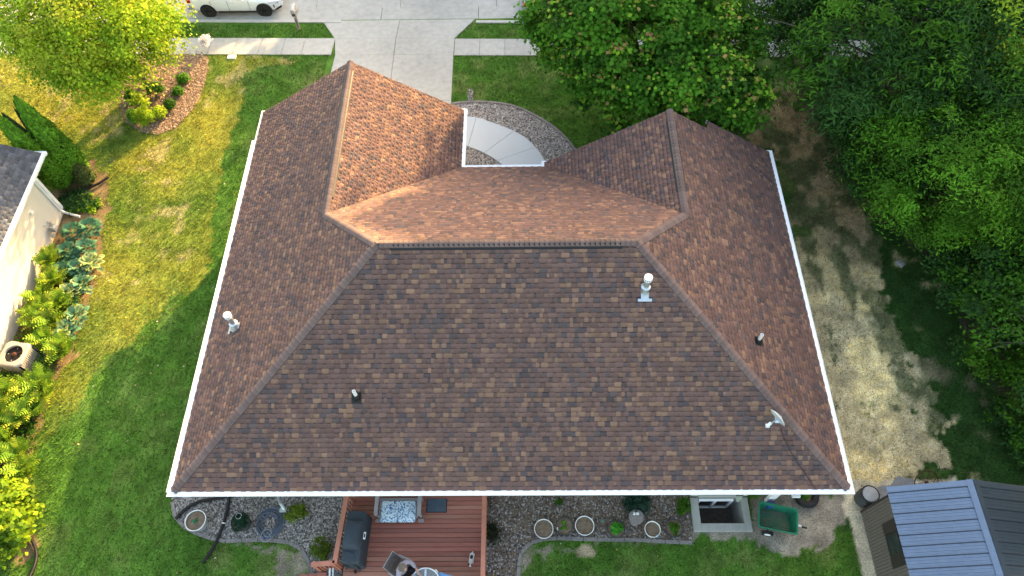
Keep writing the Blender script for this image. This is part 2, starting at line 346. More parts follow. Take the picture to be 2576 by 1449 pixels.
# ------------------------------------------------------------------ street, walks, drive
sw0, sw1 = 21.80, 22.97
def slab(name, pts, mt, parent, z0=-.15, z1=0.0, gap=.012):
    c = Vector((sum(p[0] for p in pts)/len(pts), sum(p[1] for p in pts)/len(pts)))
    q = [(p[0]+(c.x-p[0])*gap/max(.01, math.hypot(c.x-p[0], c.y-p[1])), p[1]+(c.y-p[1])*gap/max(.01, math.hypot(c.x-p[0], c.y-p[1]))) for p in pts]
    mb = MB().prism(q, z0, z1); return part(name, mb, mt, parent)
def structure(name):
    o = bpy.data.objects.new(name, None); COL.objects.link(o); o['kind'] = 'structure'; return o
street = structure('street'); yc = 24.28
b1 = MB().box(-60, 60, yc, 70, -.24, -.17); part('street_base', b1, 'darkin', street)
xs = [-22,-17.5,-13.2,-8.6,-5.0,3.3-4.35,3.25,8.15,12.6,17.2,22,27,32]
xs = sorted(xs)
for r, (ya, yb) in enumerate(((yc+.0, 25.35),(25.35, 27.9),(27.9, 31.5),(31.5, 34))):
    for i in range(len(xs)-1):
        xa, xb = xs[i]+(0, .9, -1.2, .5)[r], xs[i+1]+(0, .9, -1.2, .5)[r]
        slab('concrete_panel', [(xa,ya),(xb,ya-.01),(xb,yb),(xa,yb)], 'concrete', street, -.2, -.10)
curb = structure('curb')
for xa, xb in ((-22,-15),(-15,-9),(-9,-3.6),(-3.6,1.30),(8.05,12),(12,18),(18,25),(25,34)):
    yy = lambda x: 24.37-.022*(x+3)
    mb = MB().prism([(xa+.006,yy(xa)-.14),(xb-.006,yy(xb)-.14),(xb-.006,yy(xb)+.03),(xa+.006,yy(xa)+.03)], -.2, .02); part('curb_stone', mb, 'curb', curb)
PANEL_BLOCK.append([(-30,24.2),(40,23.9),(40,60),(-30,60)])
side = structure('sidewalk')
k = [-20.5,-19.1,-17.8,-16.5,-15.2,-13.9,-12.6,-11.4,-10.1,-8.8,-7.5,-6.2,-4.97,-3.74,-2.5,-1.35,-.36,1.1]
off = lambda x: -.022*(x-2)
for a, b in zip(k[:-1], k[1:]):
    slab('sidewalk_slab', [(a,sw0+off(a)),(b,sw0+off(b)),(b+.07,sw1+off(b)),(a+.07,sw1+off(a))], 'concrete', side)
k = [7.05,8.28,9.5,10.75,12.0,13.3,14.5,15.8,17.1,18.4,19.7,21,22.3,23.6,24.9,26.2,27.5]
for a, b in zip(k[:-1], k[1:]): slab('sidewalk_slab', [(a,sw0+off(a)),(b,sw0+off(b)),(b,sw1+off(b)),(a,sw1+off(a))], 'concrete', side)
PANEL_BLOCK.append([(-30,sw0+off(-30)+.03),(40,sw0+off(40)+.03),(40,sw1+off(40)-.03),(-30,sw1+off(-30)-.03)])
drive = structure('driveway')
dl, dr, dm = 1.12, 7.03, 4.15
for P in ([(dl+.18,sw0),(dm,sw0-.03),(dm,sw1-.03),(dl+.02,sw1)], [(dm,sw0-.03),(dr,sw0-.1),(dr+.02,sw1-.1),(dm,sw1-.03)],
          [(dl+.02,sw1),(dm,sw1-.03),(dm+.1,yc-.01),(.55-.2,yc-.01)], [(dm,sw1-.03),(dr+.02,sw1-.1),(8.0,yc-.01),(dm+.1,yc-.01)],
          [(dl+.05,18.9),(dm,18.8),(dm,sw0-.03),(dl+.18,sw0)], [(dm,18.8),(7.05,18.7),(dr,sw0-.1),(dm,sw0-.03)],
          [(.9,14.6),(dm,14.6),(dm,18.8),(dl+.05,18.9)], [(dm,14.6),(7.2,14.6),(7.05,18.7),(dm,18.8)]):
    slab('concrete_panel', P, 'concrete', drive)
PANEL_BLOCK.append([(.85,14),(7.25,14),(7.05,21.9),(7.05,23),(8.1,24.3),(.4,24.3),(1.0,23.05)])
# curved front walk
pathc = (7.35, 12.55); walk = structure('front_walk')
def arc(r, a): return (pathc[0]+r*math.cos(a)*.98, pathc[1]+r*math.sin(a))
po = [at(1172,293), at(1207,298), at(1293,330), at(1335,358), at(1368,400), at(1378,440)]
pi_ = [at(1150,352), at(1172,367), at(1212,383), at(1245,402), at(1268,424), at(1275,470)]
def curve(P, n):
    out = []
    P = [P[0]*2-P[1]]+P+[P[-1]*2-P[-2]]
    for i in range(1, len(P)-2):
        for j in range(n):
            t = j/n; a, b, c, d = P[i-1], P[i], P[i+1], P[i+2]
            out.append(.5*((2*b)+(c-a)*t+(2*a-5*b+4*c-d)*t*t+(3*b-a-3*c+d)*t**3))
    out.append(P[-2]); return out
seams = [(at(1120,290),at(1120,345)),(at(1208,297),at(1172,350)),(at(1293,328),at(1232,388)),(at(1358,372),at(1258,412)),(at(1372,452),at(1300,462))]
O = curve(po, 6); Iq = curve(pi_, 6)
oo = [at(1110,288)]+O; ii = [at(1110,340)]+Iq
cuts_o = [0, 6, 13, 21, 31]; cuts_i = [0, 8, 14, 20, 31]
# walk slabs between matching samples
for a in range(4):
    o_ = oo[cuts_o[a]:min(cuts_o[a+1]+1, len(oo))]; i_ = ii[cuts_i[a]:min(cuts_i[a+1]+1, len(ii))]
    slab('walk_slab', [(p.x,p.y) for p in o_]+[(p.x,p.y) for p in i_[::-1]], 'walk', walk, -.1, .03, .015)
# landscape edging and gravel bed in front
bedo = [at(*p) for p in ((1133,262),(1165,257),(1230,257),(1290,266),(1345,290),(1400,325),(1448,378),(1470,430))]
BED1 = curve(bedo, 6)
edg = thing('landscape_edging', 'curved grey concrete edging around the front gravel bed', 'edging')
def edging(P, parent, w=.1, L=.45, h=.05, mt='block'):
    acc = 0; i = 0; pts = [Vector((p[0],p[1],0)) for p in P]; seg = [(pts[i+1]-pts[i]).length for i in range(len(pts)-1)]; tot = sum(seg)
    def pos(s):
        j = 0
        while j < len(seg)-1 and s > seg[j]: s -= seg[j]; j += 1
        return pts[j].lerp(pts[j+1], min(1, s/max(seg[j],1e-6)))
    n = max(1, int(tot/L))
    for q in range(n):
        a = pos(q*tot/n+.008); b = pos((q+1)*tot/n-.008); d = (b-a).normalized(); s = Vector((-d.y,d.x,0))*w/2
        part('edging_block', MB().prism([a-s, b-s, b+s, a+s], -.08, h+random.uniform(-.006,.006)), mt, parent)
edging([(p.x,p.y) for p in BED1], edg, .10, .55, .04, 'block')
def stones(name, poly, dens, size, cols, label, exclude=(), z=-.02, parent=None):
    xs_ = [p[0] for p in poly]; ys_ = [p[1] for p in poly]; A = (max(xs_)-min(xs_))*(max(ys_)-min(ys_)); n = int(A*dens)
    x = rng.uniform(min(xs_), max(xs_), n); y = rng.uniform(min(ys_), max(ys_), n); kp = inpoly(x, y, poly)
    for E_ in exclude: kp &= ~inpoly(x, y, E_)
    x, y = x[kp], y[kp]; n = len(x)
    base = np.array([(1,0,0),(-1,0,0),(0,1,0),(0,-1,0),(0,0,1),(.55,.6,.5)])
    fc = np.array([(0,5,4),(5,2,4),(2,1,4),(1,3,4),(3,0,4),(0,2,5)])
    s = size*rng.uniform(.5, 1.35, (n,1,1)); sc = s*np.stack([rng.uniform(.9,1.5,n), rng.uniform(.55,1,n), rng.uniform(.4,.75,n)], -1)[:,None,:]
    V = base[None]*(1+rng.uniform(-.22,.22,(n,6,3)))*sc; a = rng.uniform(0, 6.283, n)
    tilt = rng.normal(0, .35, n); V[..., 2] += V[..., 0]*tilt[:,None]
    vx = V[...,0]*np.cos(a)[:,None]-V[...,1]*np.sin(a)[:,None]; vy = V[...,0]*np.sin(a)[:,None]+V[...,1]*np.cos(a)[:,None]
    V[...,0] = vx+x[:,None]; V[...,1] = vy+y[:,None]; V[...,2] += z+rng.uniform(-.01,.012,(n,1))
    c = np.array(cols)[rng.integers(0, len(cols), n)]*rng.uniform(.75,1.3,(n,1)); C = np.repeat(c, 6, 0)
    F = (fc[None]+6*np.arange(n)[:,None,None]).reshape(-1,3)
    o = link(name, np_mesh(name, V.reshape(-1,3), F, C, 'stone', False, 3), parent); prop(o, label, None if parent else 'gravel', None, 'stuff'); return o
GREYS = [(.42,.38,.35),(.34,.31,.30),(.50,.46,.42),(.26,.24,.24),(.55,.52,.49),(.38,.30,.26),(.45,.38,.33)]
WALKP = [(p.x,p.y) for p in oo]+[(p.x,p.y) for p in ii[::-1]]
bed1 = [(p.x,p.y) for p in BED1]+[(12,11.5),(7,11.5),(6.9,18.4)]
def patch(name, poly, mt, z=-.028):
    o = part(name, MB().prism(poly, z-.06, z), mt, None); o['kind'] = 'structure'; return o
patch('gravel_base', bed1, 'bedsoil')
stones('gravel', bed1, 620, .034, GREYS, 'grey and tan river rock around the curved front walk', [WALKP])
PANEL_BLOCK.append(bed1)
stones('gravel', [(p.x,p.y) for p in (at(1178,225),at(1190,222),at(1190,256),at(1176,258))], 500, .03, GREYS, 'narrow tongue of grey rock running into the front lawn', z=-.01)
patch('path_base', [(p.x,p.y) for p in (at(1178,225),at(1190,222),at(1190,262),at(1176,262))], 'bedsoil')

# back beds
E1 = [at(*p) for p in ((433,1262),(440,1300),(470,1332),(520,1352),(560,1362),(640,1358),(700,1360),(745,1368),(770,1395),(788,1449),(790,1500))]
bedL = [(p.x,p.y) for p in E1]+[(4.6,-3),(4.6,.74),(at(433,1235).x,.74)]
patch('gravel_base', bedL, 'bedsoil')
stones('gravel', bedL, 620, .031, [(.36,.32,.29),(.28,.26,.25),(.44,.41,.38),(.2,.19,.19),(.40,.36,.31)], 'grey gravel bed between the house corner and the deck')
PANEL_BLOCK.append(bedL)
e2 = thing('landscape_edging', 'low weathered edging blocks bordering the gravel bed with the hose', 'edging')
edging([(p.x,p.y) for p in E1[:8]]+[(p.x,p.y) for p in E1[8:]], e2, .11, .5, .02)
E2 = [at(*p) for p in ((1302,1500),(1303,1449),(1306,1410),(1312,1385),(1345,1358),(1400,1354),(1500,1357),(1600,1358),(1700,1364),(1742,1365))]
bedR = [(p.x,p.y) for p in E2]+[(15.66,-.4),(15.66,.72),(9.0,.72),(9.0,-3)]
patch('gravel_base', bedR, 'soil')
stones('gravel', bedR, 560, .030, [(.20,.165,.15),(.11,.085,.075),(.30,.27,.25),(.07,.055,.05),(.15,.12,.10),(.38,.36,.34)], 'dark rock and bark bed behind the row of flower pots')
PANEL_BLOCK.append(bedR)
e3 = thing('landscape_edging', 'low grey edging blocks along the bed under the flower pots', 'edging')
edging([(p.x,p.y) for p in E2], e3, .11, .42, .02)
PANEL_BLOCK.append([(15.6,.6),(15.6,-.55),(17.6,-.55),(17.6,.6)])
edL = part('mulch_patch', MB().prism([(p.x,p.y) for p in P_mulch], -.1, -.03), 'mulch', None); colour(edL.data, (.30,.19,.12)); edL['kind'] = 'structure'
stones('wood_chips', [(p.x,p.y) for p in P_mulch], 420, .035, [(.42,.27,.17),(.30,.18,.11),(.50,.34,.22),(.2,.12,.08)], 'tan wood chips under the yellow green front tree')
bpy.data.objects['wood_chips']['category'] = 'mulch'

# ------------------------------------------------------------------ grass
V, F, C = blades(560000, -17, 30, -3.5, 24.5)
o = link('grass', np_mesh('grass', V, F, C, 'grass', False, 3)); prop(o, 'short mown lawn grass, green with painted sunlit yellow and straw patches', 'grass', None, 'stuff')

# ------------------------------------------------------------------ the house
HE, PT = 3.1, .6315; Dp = 6.048; Wd = 19.593; aL, aR = 4.0, 4.242; yL, yR, yR2, xJ = 15.02, 12.29, 12.70, 16.86; yF = 2*Dp
SC = math.sqrt(1+PT*PT); EXPO = .143; DT = EXPO/SC
house = thing('brown_roofed_house', 'house with brown hip and gable shingle roof and white gutters, in the centre', 'house')
BR = [(.158,.094,.082),(.147,.088,.078),(.168,.100,.087),(.138,.084,.076),(.152,.092,.083)]
TAN = [(.228,.134,.097),(.208,.122,.090),(.245,.144,.104),(.192,.114,.087)]
DK = [(.100,.075,.077),(.112,.082,.081),(.090,.070,.074)]
def tabcol():
    r = random.random(); c = random.choice(TAN if r < .19 else DK if r < .37 else BR); k = random.uniform(.88,1.12); return tuple(x*k for x in c)
walls = MB()
def wallbox(x0,x1,y0,y1): walls.box(x0,x1,y0,y1,-.1,HE-.12)
wallbox(.55,Wd-.55,.70,yF-.5); wallbox(15.7,17.56,.60,.70); wallbox(.55,2*aL-.55,yF-.5,yL-.45); wallbox(Wd-2*aR+.5,Wd-.55,yF-.5,yF-.2)
part('wall', walls, 'siding', house)
gb = MB()   # gable walls
for (xa, xb, y) in ((.02,2*aL-.02,yL-.45),(Wd-2*aR+.02,Wd-.02,yR-.35)):
    xm = (xa+xb)/2; gb.add([(xa,y,HE-.12),(xb,y,HE-.12),(xm,y,HE+PT*(xm-xa)-.12),(xa,y-.1,HE-.12),(xb,y-.1,HE-.12),(xm,y-.1,HE+PT*(xm-xa)-.12)], [(0,1,2),(5,4,3),(0,3,4,1),(1,4,5,2),(2,5,3,0)])
part('gable_wall', gb, 'siding', house)
# planes: (origin xy, udir, vdir, lo(t), hi(t), tmax)
def seg(t, pts):
    for (t0,a),(t1,b) in zip(pts[:-1], pts[1:]):
        if t <= t1 or (t1 == pts[-1][0]): return a+(b-a)*(t-t0)/max(t1-t0,1e-6)
wi = 2*aL; xi = Wd-2*aR
PL = {
 'back': ((0,0),(1,0),(0,1), [(0,0),(Dp,Dp)], [(0,Wd),(Dp,Wd-Dp)], Dp),
 'left': ((0,0),(0,1),(1,0), [(0,0),(Dp,Dp)], [(0,yL),(aL,yL),(aL+.0001,yF-aL),(Dp,Dp)], Dp),
 'linner': ((wi,0),(0,1),(-1,0), [(0,yF),(aL,yF-aL)], [(0,yL),(aL,yL)], aL),
 'front': ((0,yF),(1,0),(0,-1), [(0,wi),(aL,aL),(Dp,Dp)], [(0,xi),(aR,Wd-aR),(Dp,Wd-Dp)], Dp),
 'rinner': ((xi,0),(0,1),(1,0), [(0,yF),(aR,yF-aR)], [(0,yR),(aR,yR)], aR),
 'right': ((Wd,0),(0,1),(-1,0), [(0,0),(Dp,Dp)], [(0,yR2),(Wd-xJ,yR2),(Wd-xJ+.0001,yR),(aR,yR),(aR+.0001,yF-aR),(Dp,Dp)], Dp),
}
roofdeck = MB()
def P3(o, u, v, a, t, h=0.0):
    n = 1/SC  # lift h along the slope normal
    return (o[0]+u[0]*a+v[0]*(t-h*PT*n), o[1]+u[1]*a+v[1]*(t-h*PT*n), HE+PT*t+h*n)
tv = []; tf = []; tc = []; singles = []
def add_tab(q, h, col):
    i = len(tv); tv.extend(q); tc.extend([col]*6)
    tf.extend([(i,i+1,i+2,i+3),(i+4,i+5,i+1,i)]); tf.extend([(i+4,i,i+3,i+3),(i+1,i+5,i+2,i+2)])
for nm, (o, u, v, lo, hi, tm) in PL.items():
    flip = (u[0]*v[1]-u[1]*v[0]) < 0
    n = int(round(tm/DT)); first = True
    ts = sorted(set([0, tm]+[a for a, _ in lo]+[a for a, _ in hi]))
    for a, b in zip(ts[:-1], ts[1:]):
        if b-a < .001: continue
        q = [P3(o,u,v,seg(a+1e-5,lo),a,-.01), P3(o,u,v,seg(a+1e-5,hi),a,-.01), P3(o,u,v,seg(b-1e-5,hi),b,-.01), P3(o,u,v,seg(b-1e-5,lo),b,-.01)]
        roofdeck.add(q, [(0,1,2,3)])
    for c in range(n):
        t0 = c*DT; t1 = min(tm, t0+DT*1.02)
        l0, l1, h0, h1 = seg(t0+1e-5,lo), seg(t1-1e-5,lo), seg(t0+1e-5,hi), seg(t1-1e-5,hi)
        if abs(h0-h1) > .5 or abs(l0-l1) > .5: h1 = min(h0, h1) if h1 < h0 else h0; h0 = h1
        a = min(l0, l1)-random.uniform(0, .3); raised = random.random() < .5; last = None
        while a < max(h0, h1):
            w = random.choice((.09,.12,.14,.17,.20,.23)) if raised else random.choice((.07,.10,.13,.16,.20))
            b = a+w
            hh = .0105 if raised else .0035
            q0, q1 = max(a, l0), min(b, h0); p0, p1 = max(a, l1), min(b, h1)
            if q1 < q0: q0 = q1 = min(max(a, l0), h0)
            if p1 < p0: p0 = p1 = min(max(a, l1), h1)
            if q1-q0 > .004 or p1-p0 > .004:
                col = tabcol()
                if nm == 'back' and c < 3 and a > l0+.05 and b < h0-.05 and len(singles) < 298:
                    singles.append((a, t0, w, raised, col))
                else:
                    A, B = P3(o,u,v,q0,t0,hh), P3(o,u,v,q1,t0,hh); T1, T0 = P3(o,u,v,p1,t1,.002), P3(o,u,v,p0,t1,.002)
                    G0, G1 = P3(o,u,v,q0,t0,-.004), P3(o,u,v,q1,t0,-.004)
                    if flip: A, B, T1, T0, G0, G1 = B, A, T0, T1, G1, G0
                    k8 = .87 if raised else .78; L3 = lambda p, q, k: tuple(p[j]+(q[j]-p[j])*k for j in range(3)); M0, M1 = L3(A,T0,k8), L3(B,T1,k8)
                    i = len(tv); tv.extend((A,B,M1,M0,G0,G1,M0,M1,T1,T0)); dkc = tuple(x*(.62 if raised else .45) for x in col); tc.extend([col]*4+[dkc]*6)  # printed top band plus dark lip, course shadow put into the tab colour
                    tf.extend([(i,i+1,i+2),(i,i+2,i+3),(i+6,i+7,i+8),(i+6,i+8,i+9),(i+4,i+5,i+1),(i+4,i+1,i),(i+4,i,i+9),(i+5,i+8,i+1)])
            a = b; raised = not raised
roof = part('roof', roofdeck, 'deckfelt', house)
sf = link('shingle_field', np_mesh('shingle_field', np.array(tv), np.array(tf), np.array(tc), 'shingle', False, 3), roof); sf['kind'] = 'stuff'
# the courses nearest the viewer: each shingle tab its own object, mesh shared by width / colour
cache = {}
nrm = Vector((0,-PT,1)).normalized(); vdir = Vector((0,1,PT)).normalized()
PALS = BR[:3]+TAN[:3]+DK[:2]
for (a, t0, w, raised, col) in singles:
    ci = min(range(len(PALS)), key=lambda i: sum((PALS[i][j]-col[j])**2 for j in range(3))); key = (w, raised, ci)
    if key not in cache:
        h = .0105 if raised else .0035; e = EXPO*1.02
        k8 = .87 if raised else .78; hm = h+(.002-h)*k8
        me = MB().add([(0,0,h),(w,0,h),(w,e*k8,hm),(0,e*k8,hm),(0,0,-.004),(w,0,-.004),(0,e*k8,hm),(w,e*k8,hm),(w,e,.002),(0,e,.002)], [(0,1,2,3),(6,7,8,9),(4,5,1,0),(4,0,9),(5,8,1)]).mesh('shingle', 'shingle')
        pc = np.array(PALS[ci]); colour(me, np.array([pc]*4+[pc*(.62 if raised else .45)]*6)); cache[key] = me  # same band and lip, course shadow coloured into the single tabs
    mw = Matrix(((1,0,0,a),(0,vdir.y,nrm.y,t0),(0,vdir.z,nrm.z,HE+PT*t0),(0,0,0,1)))
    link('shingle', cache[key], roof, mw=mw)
# ridge and hip caps
CAPC = [(.172,.122,.110),(.155,.110,.100),(.188,.134,.120)]
capcache = {}
def caps(name, A, B, n1, n2, lift=0.0, start=0.0, end=None):
    """caps from the low end A to the high end B; n1 n2 the two slope normals"""
    A, B = Vector(A), Vector(B); d = (B-A).normalized(); L = (B-A).length; n1, n2 = Vector(n1).normalized(), Vector(n2).normalized()
    up = (n1+n2).normalized(); s = d.cross(up).normalized()
    e1 = n1.cross(d).normalized(); e2 = n2.cross(d).normalized()
    if e1.z > 0: e1 = -e1
    if e2.z > 0: e2 = -e2
    if e1.dot(s) > e2.dot(s): e1, e2 = e2, e1
    key = (name, round(e1.dot(up),3), round(e2.dot(up),3), lift)
    if key not in capcache:
        lst = []
        for c in CAPC:
            loc = lambda v: Vector((v.dot(s), v.dot(d), v.dot(up)))
            a1, a2 = loc(e1), loc(e2); prof = []
            for kk, e in ((.148,a1),(.09,a1),(.04,a1)): prof.append(e*kk+Vector((0,0,.012+(.0 if kk > .1 else .004))))
            prof.append(Vector((0,0,.006)))
            for kk, e in ((.04,a2),(.09,a2),(.148,a2)): prof.append(e*kk+Vector((0,0,.012+(.0 if kk > .1 else .004))))
            n = len(prof); vs = []; LL = .165
            for p in prof: vs.append(p+Vector((0,0,.026+lift)))
            for p in prof: vs.append(p+Vector((0,LL,.001+lift)))
            for p in prof: vs.append(p+Vector((0,0,-.012+lift)))
            vs += [v.copy() for v in vs[:n]]; vs += [v+Vector((0,-.028,0)) for v in vs[n:2*n]]
            fs = [(i, i+1, 4*n+i+1, 4*n+i) for i in range(n-1)]+[(4*n+i, 4*n+i+1, n+i+1, n+i) for i in range(n-1)]+[(2*n+i, 2*n+i+1, 3*n+i+1, 3*n+i) for i in range(n-1)]
            me = MB().add(vs, fs+[(2*n,3*n,n),(3*n-1,2*n-1,4*n-1)]).mesh(name, 'shingle'); c_ = np.array(c); colour(me, np.array([c_]*n+[c_*.52]*3*n+[c_*.85]*n)); lst.append(me)  # lip and overlap end darkened, shade line between caps put into the colour
        capcache[key] = lst
    num = int(L/.143); st = L/num
    for i in range(num):
        p = A+d*(i*st); R3 = Matrix((( s.x,d.x,up.x,p.x),(s.y,d.y,up.y,p.y),(s.z,d.z,up.z,p.z),(0,0,0,1)))
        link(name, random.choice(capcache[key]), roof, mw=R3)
nB, nF, nLf, nRt = (0,-PT,1), (0,PT,1), (-PT,0,1), (PT,0,1)
zc = HE+PT*Dp; C_, D_ = (Dp,Dp,zc), (Wd-Dp,Dp,zc); E_ = (aL,yF-aL,HE+PT*aL); F_ = (Wd-aR,yF-aR,HE+PT*aR)
caps('hip_cap', (.03,.03,HE+.02), C_, nB, nLf); caps('hip_cap', (Wd-.03,.03,HE+.02), D_, nB, nRt)
caps('hip_cap', E_, C_, nF, nLf); caps('hip_cap', F_, D_, nF, nRt)
caps('ridge_cap', (Dp+.1,Dp,zc), (Wd-Dp-.05,Dp,zc), nB, nF, .03)
caps('ridge_cap', (aL,yL,HE+PT*aL), E_, nLf, nRt, .03)
caps('ridge_cap', (Wd-aR,yR,HE+PT*aR), F_, nLf, nRt, .03)
def vent(x0,y0,x1,y1,z):
    d = Vector((x1-x0,y1-y0,0)).normalized(); s = Vector((-d.y,d.x,0)); mb = MB()
    for sg in (-1,1):
        a = Vector((x0,y0,z))+s*sg*.166; b = Vector((x1,y1,z))+s*sg*.166; dz = -.166*PT
        mb.add([a+Vector((0,0,dz)), b+Vector((0,0,dz)), b+Vector((0,0,dz+.03)), a+Vector((0,0,dz+.03)), a-s*sg*.12+Vector((0,0,.03)), b-s*sg*.12+Vector((0,0,.03))], [(0,1,2,3),(3,2,5,4)])
    part('ridge_vent', mb, 'blackp', roof)
vent(Dp+.4,Dp,Wd-Dp-.45,Dp,zc); vent(aL,8.8,aL,14.6,HE+PT*aL); vent(Wd-aR,8.8,Wd-aR,11.8,HE+PT*aR)
# gutters: trough with outer lip and guard, run along from a to b, outside direction s
def gutter(a, b, s, w=.13, name='gutter', z=HE-.005, h=.11):
    a, b = Vector(a), Vector(b); s = Vector(s); d = (b-a).normalized(); mb = MB()
    prof = [(-.02,-h-.02),(-.02,.012),(.012,.012),(.016,-.004),(w-.018,-.012),(w-.014,.004),(w,.004),(w,-.035),(w-.02,-.06),(w-.03,-h),(0,-h)]
    n = len(prof); vs = [Vector((p.x,p.y,z))+s*q[0]+Vector((0,0,q[1])) for p in (a,b) for q in prof]
    mb.add(vs, [(i,(i+1)%n,n+(i+1)%n,n+i) for i in range(n)]+[tuple(range(n))[::-1], tuple(range(n,2*n))])
    return part(name, mb, 'gutter', house)
gw = .135
for xa, xb in ((-gw,6.4),(6.4,12.9),(12.9,Wd+gw)): gutter((xa,0),(xb,0),(0,-1,0))
for ya, yb in ((0,4.7),(4.7,9.5),(9.5,13.55)): gutter((0,ya),(0,yb),(-1,0,0), .17)
gutter((0,13.55),(0,yL+.05),(-1,0,0), .07, 'fascia')
for ya, yb in ((0,6.2),(6.2,yR2+.08)): gutter((Wd,ya),(Wd,yb),(1,0,0))
gutter((wi,yF-.13),(wi,yL+.08),(1,0,0)); gutter((wi+.13,yF),(xi,yF),(0,1,0), .1)
gutter((xi-.0,yF+.1),(xi-.0,yR+.08),(-1,0,0), .11)
gutter((wi+.13,yL+.02),(wi-.42,yL+.02),(0,1,0), .06, 'fascia_return'); gutter((-.07,yL+.02),(.42,yL+.02),(0,1,0), .06, 'fascia_return')
gutter((xi-.1,yR+.02),(xi+.55,yR+.02),(0,1,0), .06, 'fascia_return'); gutter((Wd+.13,yR2+.02),(Wd-.45,yR2+.02),(0,1,0), .06, 'fascia_return')
# rake edges (shingle coloured drip edge and white rake board)
def rake(xa, ya, za, xb, yb, zb):
    a, b = Vector((xa,ya,za)), Vector((xb,yb,zb)); o = MB()
    v = [a+Vector((0,0,-.16)), b+Vector((0,0,-.16)), b+Vector((0,0,-.012)), a+Vector((0,0,-.012))]
    v += [p+Vector((0,-.03,0)) for p in v]
    o.add(v, [(0,1,2,3),(7,6,5,4),(3,2,6,7),(0,4,5,1)]); part('rake_board', o, 'white', house)
rake(0,yL+.012,HE,aL,yL+.012,HE+PT*aL); rake(wi,yL+.012,HE,aL,yL+.012,HE+PT*aL)
rake(xi,yR+.012,HE,Wd-aR,yR+.012,HE+PT*aR); rake(Wd-aR,yR+.012,HE+PT*aR,xJ,yR+.012,HE+PT*(Wd-xJ)); rake(xJ,yR2+.012,HE+PT*(Wd-xJ),Wd,yR2+.012,HE)
part('soffit', MB().box(.02,Wd-.02,.02,yF-.02,HE-.14,HE-.12).box(.02,wi-.02,yF-.02,yL-.02,HE-.14,HE-.12), 'white', house)
# downspouts and wall things under the back eave
ds = MB().box(16.40,16.52,-.12,-.02,HE-.2,HE-.1); ds.add([Vector(p) for p in ((16.36,-.15,HE-.12),(16.56,-.15,HE-.12),(16.50,-.24,HE-.42),(16.42,-.24,HE-.42),(16.36,.0,HE-.12),(16.56,0,HE-.12),(16.50,-.08,HE-.42),(16.42,-.08,HE-.42))], [(0,1,2,3),(5,4,7,6),(0,3,7,4),(1,5,6,2),(3,2,6,7)])
part('downspout', ds, 'galv', house)
part('downspout', MB().box(18.1,18.32,-.1,.5,HE-.55,HE-.42).box(18.1,18.32,.38,.5,.1,HE-.42), 'white', house)
wb = part('window', MB().box(6.6,8.2,.67,.71,1.0,2.3), 'glass', house); part('frame', MB().box(6.5,8.3,.65,.705,2.3,2.4).box(6.5,8.3,.65,.705,.9,1.0).box(6.5,6.6,.65,.705,1,2.3).box(8.2,8.3,.65,.705,1,2.3), 'white', wb)
part('patio_door', MB().box(8.35,9.3,.65,.70,.4,2.45), 'white', house)

def onroof(px, py, plane='back'):
    """where the view ray meets a roof plane"""
    d = Vector(tuple(f_ + r_*(px-1288)/(FOC*1000) - u_*(py-724.5)/(FOC*1000))); c = Vector(tuple(CAM))
    n, p0 = {'back': (Vector(nB), Vector((0,0,HE))), 'left': (Vector(nLf), Vector((0,0,HE))), 'right': (Vector(nRt), Vector((Wd,0,HE)))}[plane]
    t = (p0-c).dot(n)/d.dot(n); return c+d*t
def slope_frame(p, n):
    n = Vector(n).normalized(); dn = Vector((n.x,n.y,0)).normalized(); down = (dn-n*dn.dot(n)).normalized(); s = n.cross(down)
    return Matrix(((s.x,-down.x,n.x,0),(s.y,-down.y,n.y,0),(s.z,-down.z,n.z,0),(0,0,0,1)))
# metal flue vents
def flue(p, n, label, H=.62, cone=False):
    t = thing('flue_vent', label, 'roof vent', p, 0, 'metal flue vents on the roof'); fr = slope_frame(p, n)
    fl = MB(); fl.box(-.11,.11,-.3,.2,.016,.022,fr); fl.box(-.2,.2,-.3,-.22,.022,.027,fr)
    part('flashing', fl, 'galv', t)
    part('collar', MB().lathe([(.125,-.05),(.115,.12),(.10,.24)] if not cone else [(.19,-.06),(.14,.10),(.105,.2)], 24), 'galv', t, True)
    part('storm_ring', MB().lathe([(.09,.225),(.135,.23),(.135,.245),(.085,.285)], 24), 'galv', t, True)
    part('pipe', MB().lathe([(.085,.2),(.085,H)], 24), 'galv', t, True)
    part('cap_base', MB().lathe([(.09,H-.02),(.115,H),(.118,H+.02),(.09,H+.03)], 24), 'white', t, True)
    cg = MB()
    for k in range(10): a = k*.628; cg.box(.098*math.cos(a)-.010,.098*math.cos(a)+.010,.098*math.sin(a)-.010,.098*math.sin(a)+.010,H+.02,H+.12)
    cg.lathe([(.07,H+.02),(.07,H+.12)], 16)
    part('cap_slats', cg, 'grey', t); part('cap_lid', MB().lathe([(.118,H+.11),(.120,H+.135),(.10,H+.145),(.001,H+.15)], 28), 'white', t, True)
flue(onroof(1622,732), nB, 'white capped metal flue vent near the main ridge')
flue(onroof(593,822,'left'), nLf, 'white capped metal flue vent beside the long side gutter', .66, True)
def pvc(p, n, label):
    t = thing('plumbing_vent', label, 'vent pipe', p, 0, 'white plumbing vent pipes'); fr = slope_frame(p, n)
    part('flashing', MB().box(-.14,.14,-.2,.12,.014,.02,fr), 'blackp', t)
    part('rubber_boot', MB().lathe([(.13,-.07),(.12,.06),(.075,.13),(.05,.15)], 20), 'blackp', t, True)
    part('pipe', MB().lathe([(.052,.05),(.052,.42),(.045,.425),(.043,.36),(.001,.36)], 18), 'pvc', t, True)
pvc(onroof(897,998), nB, 'white vent pipe with black boot on the broad back slope')
pvc(onroof(1907,858,'right'), nRt, 'white vent pipe with black boot on the slope facing the woods')
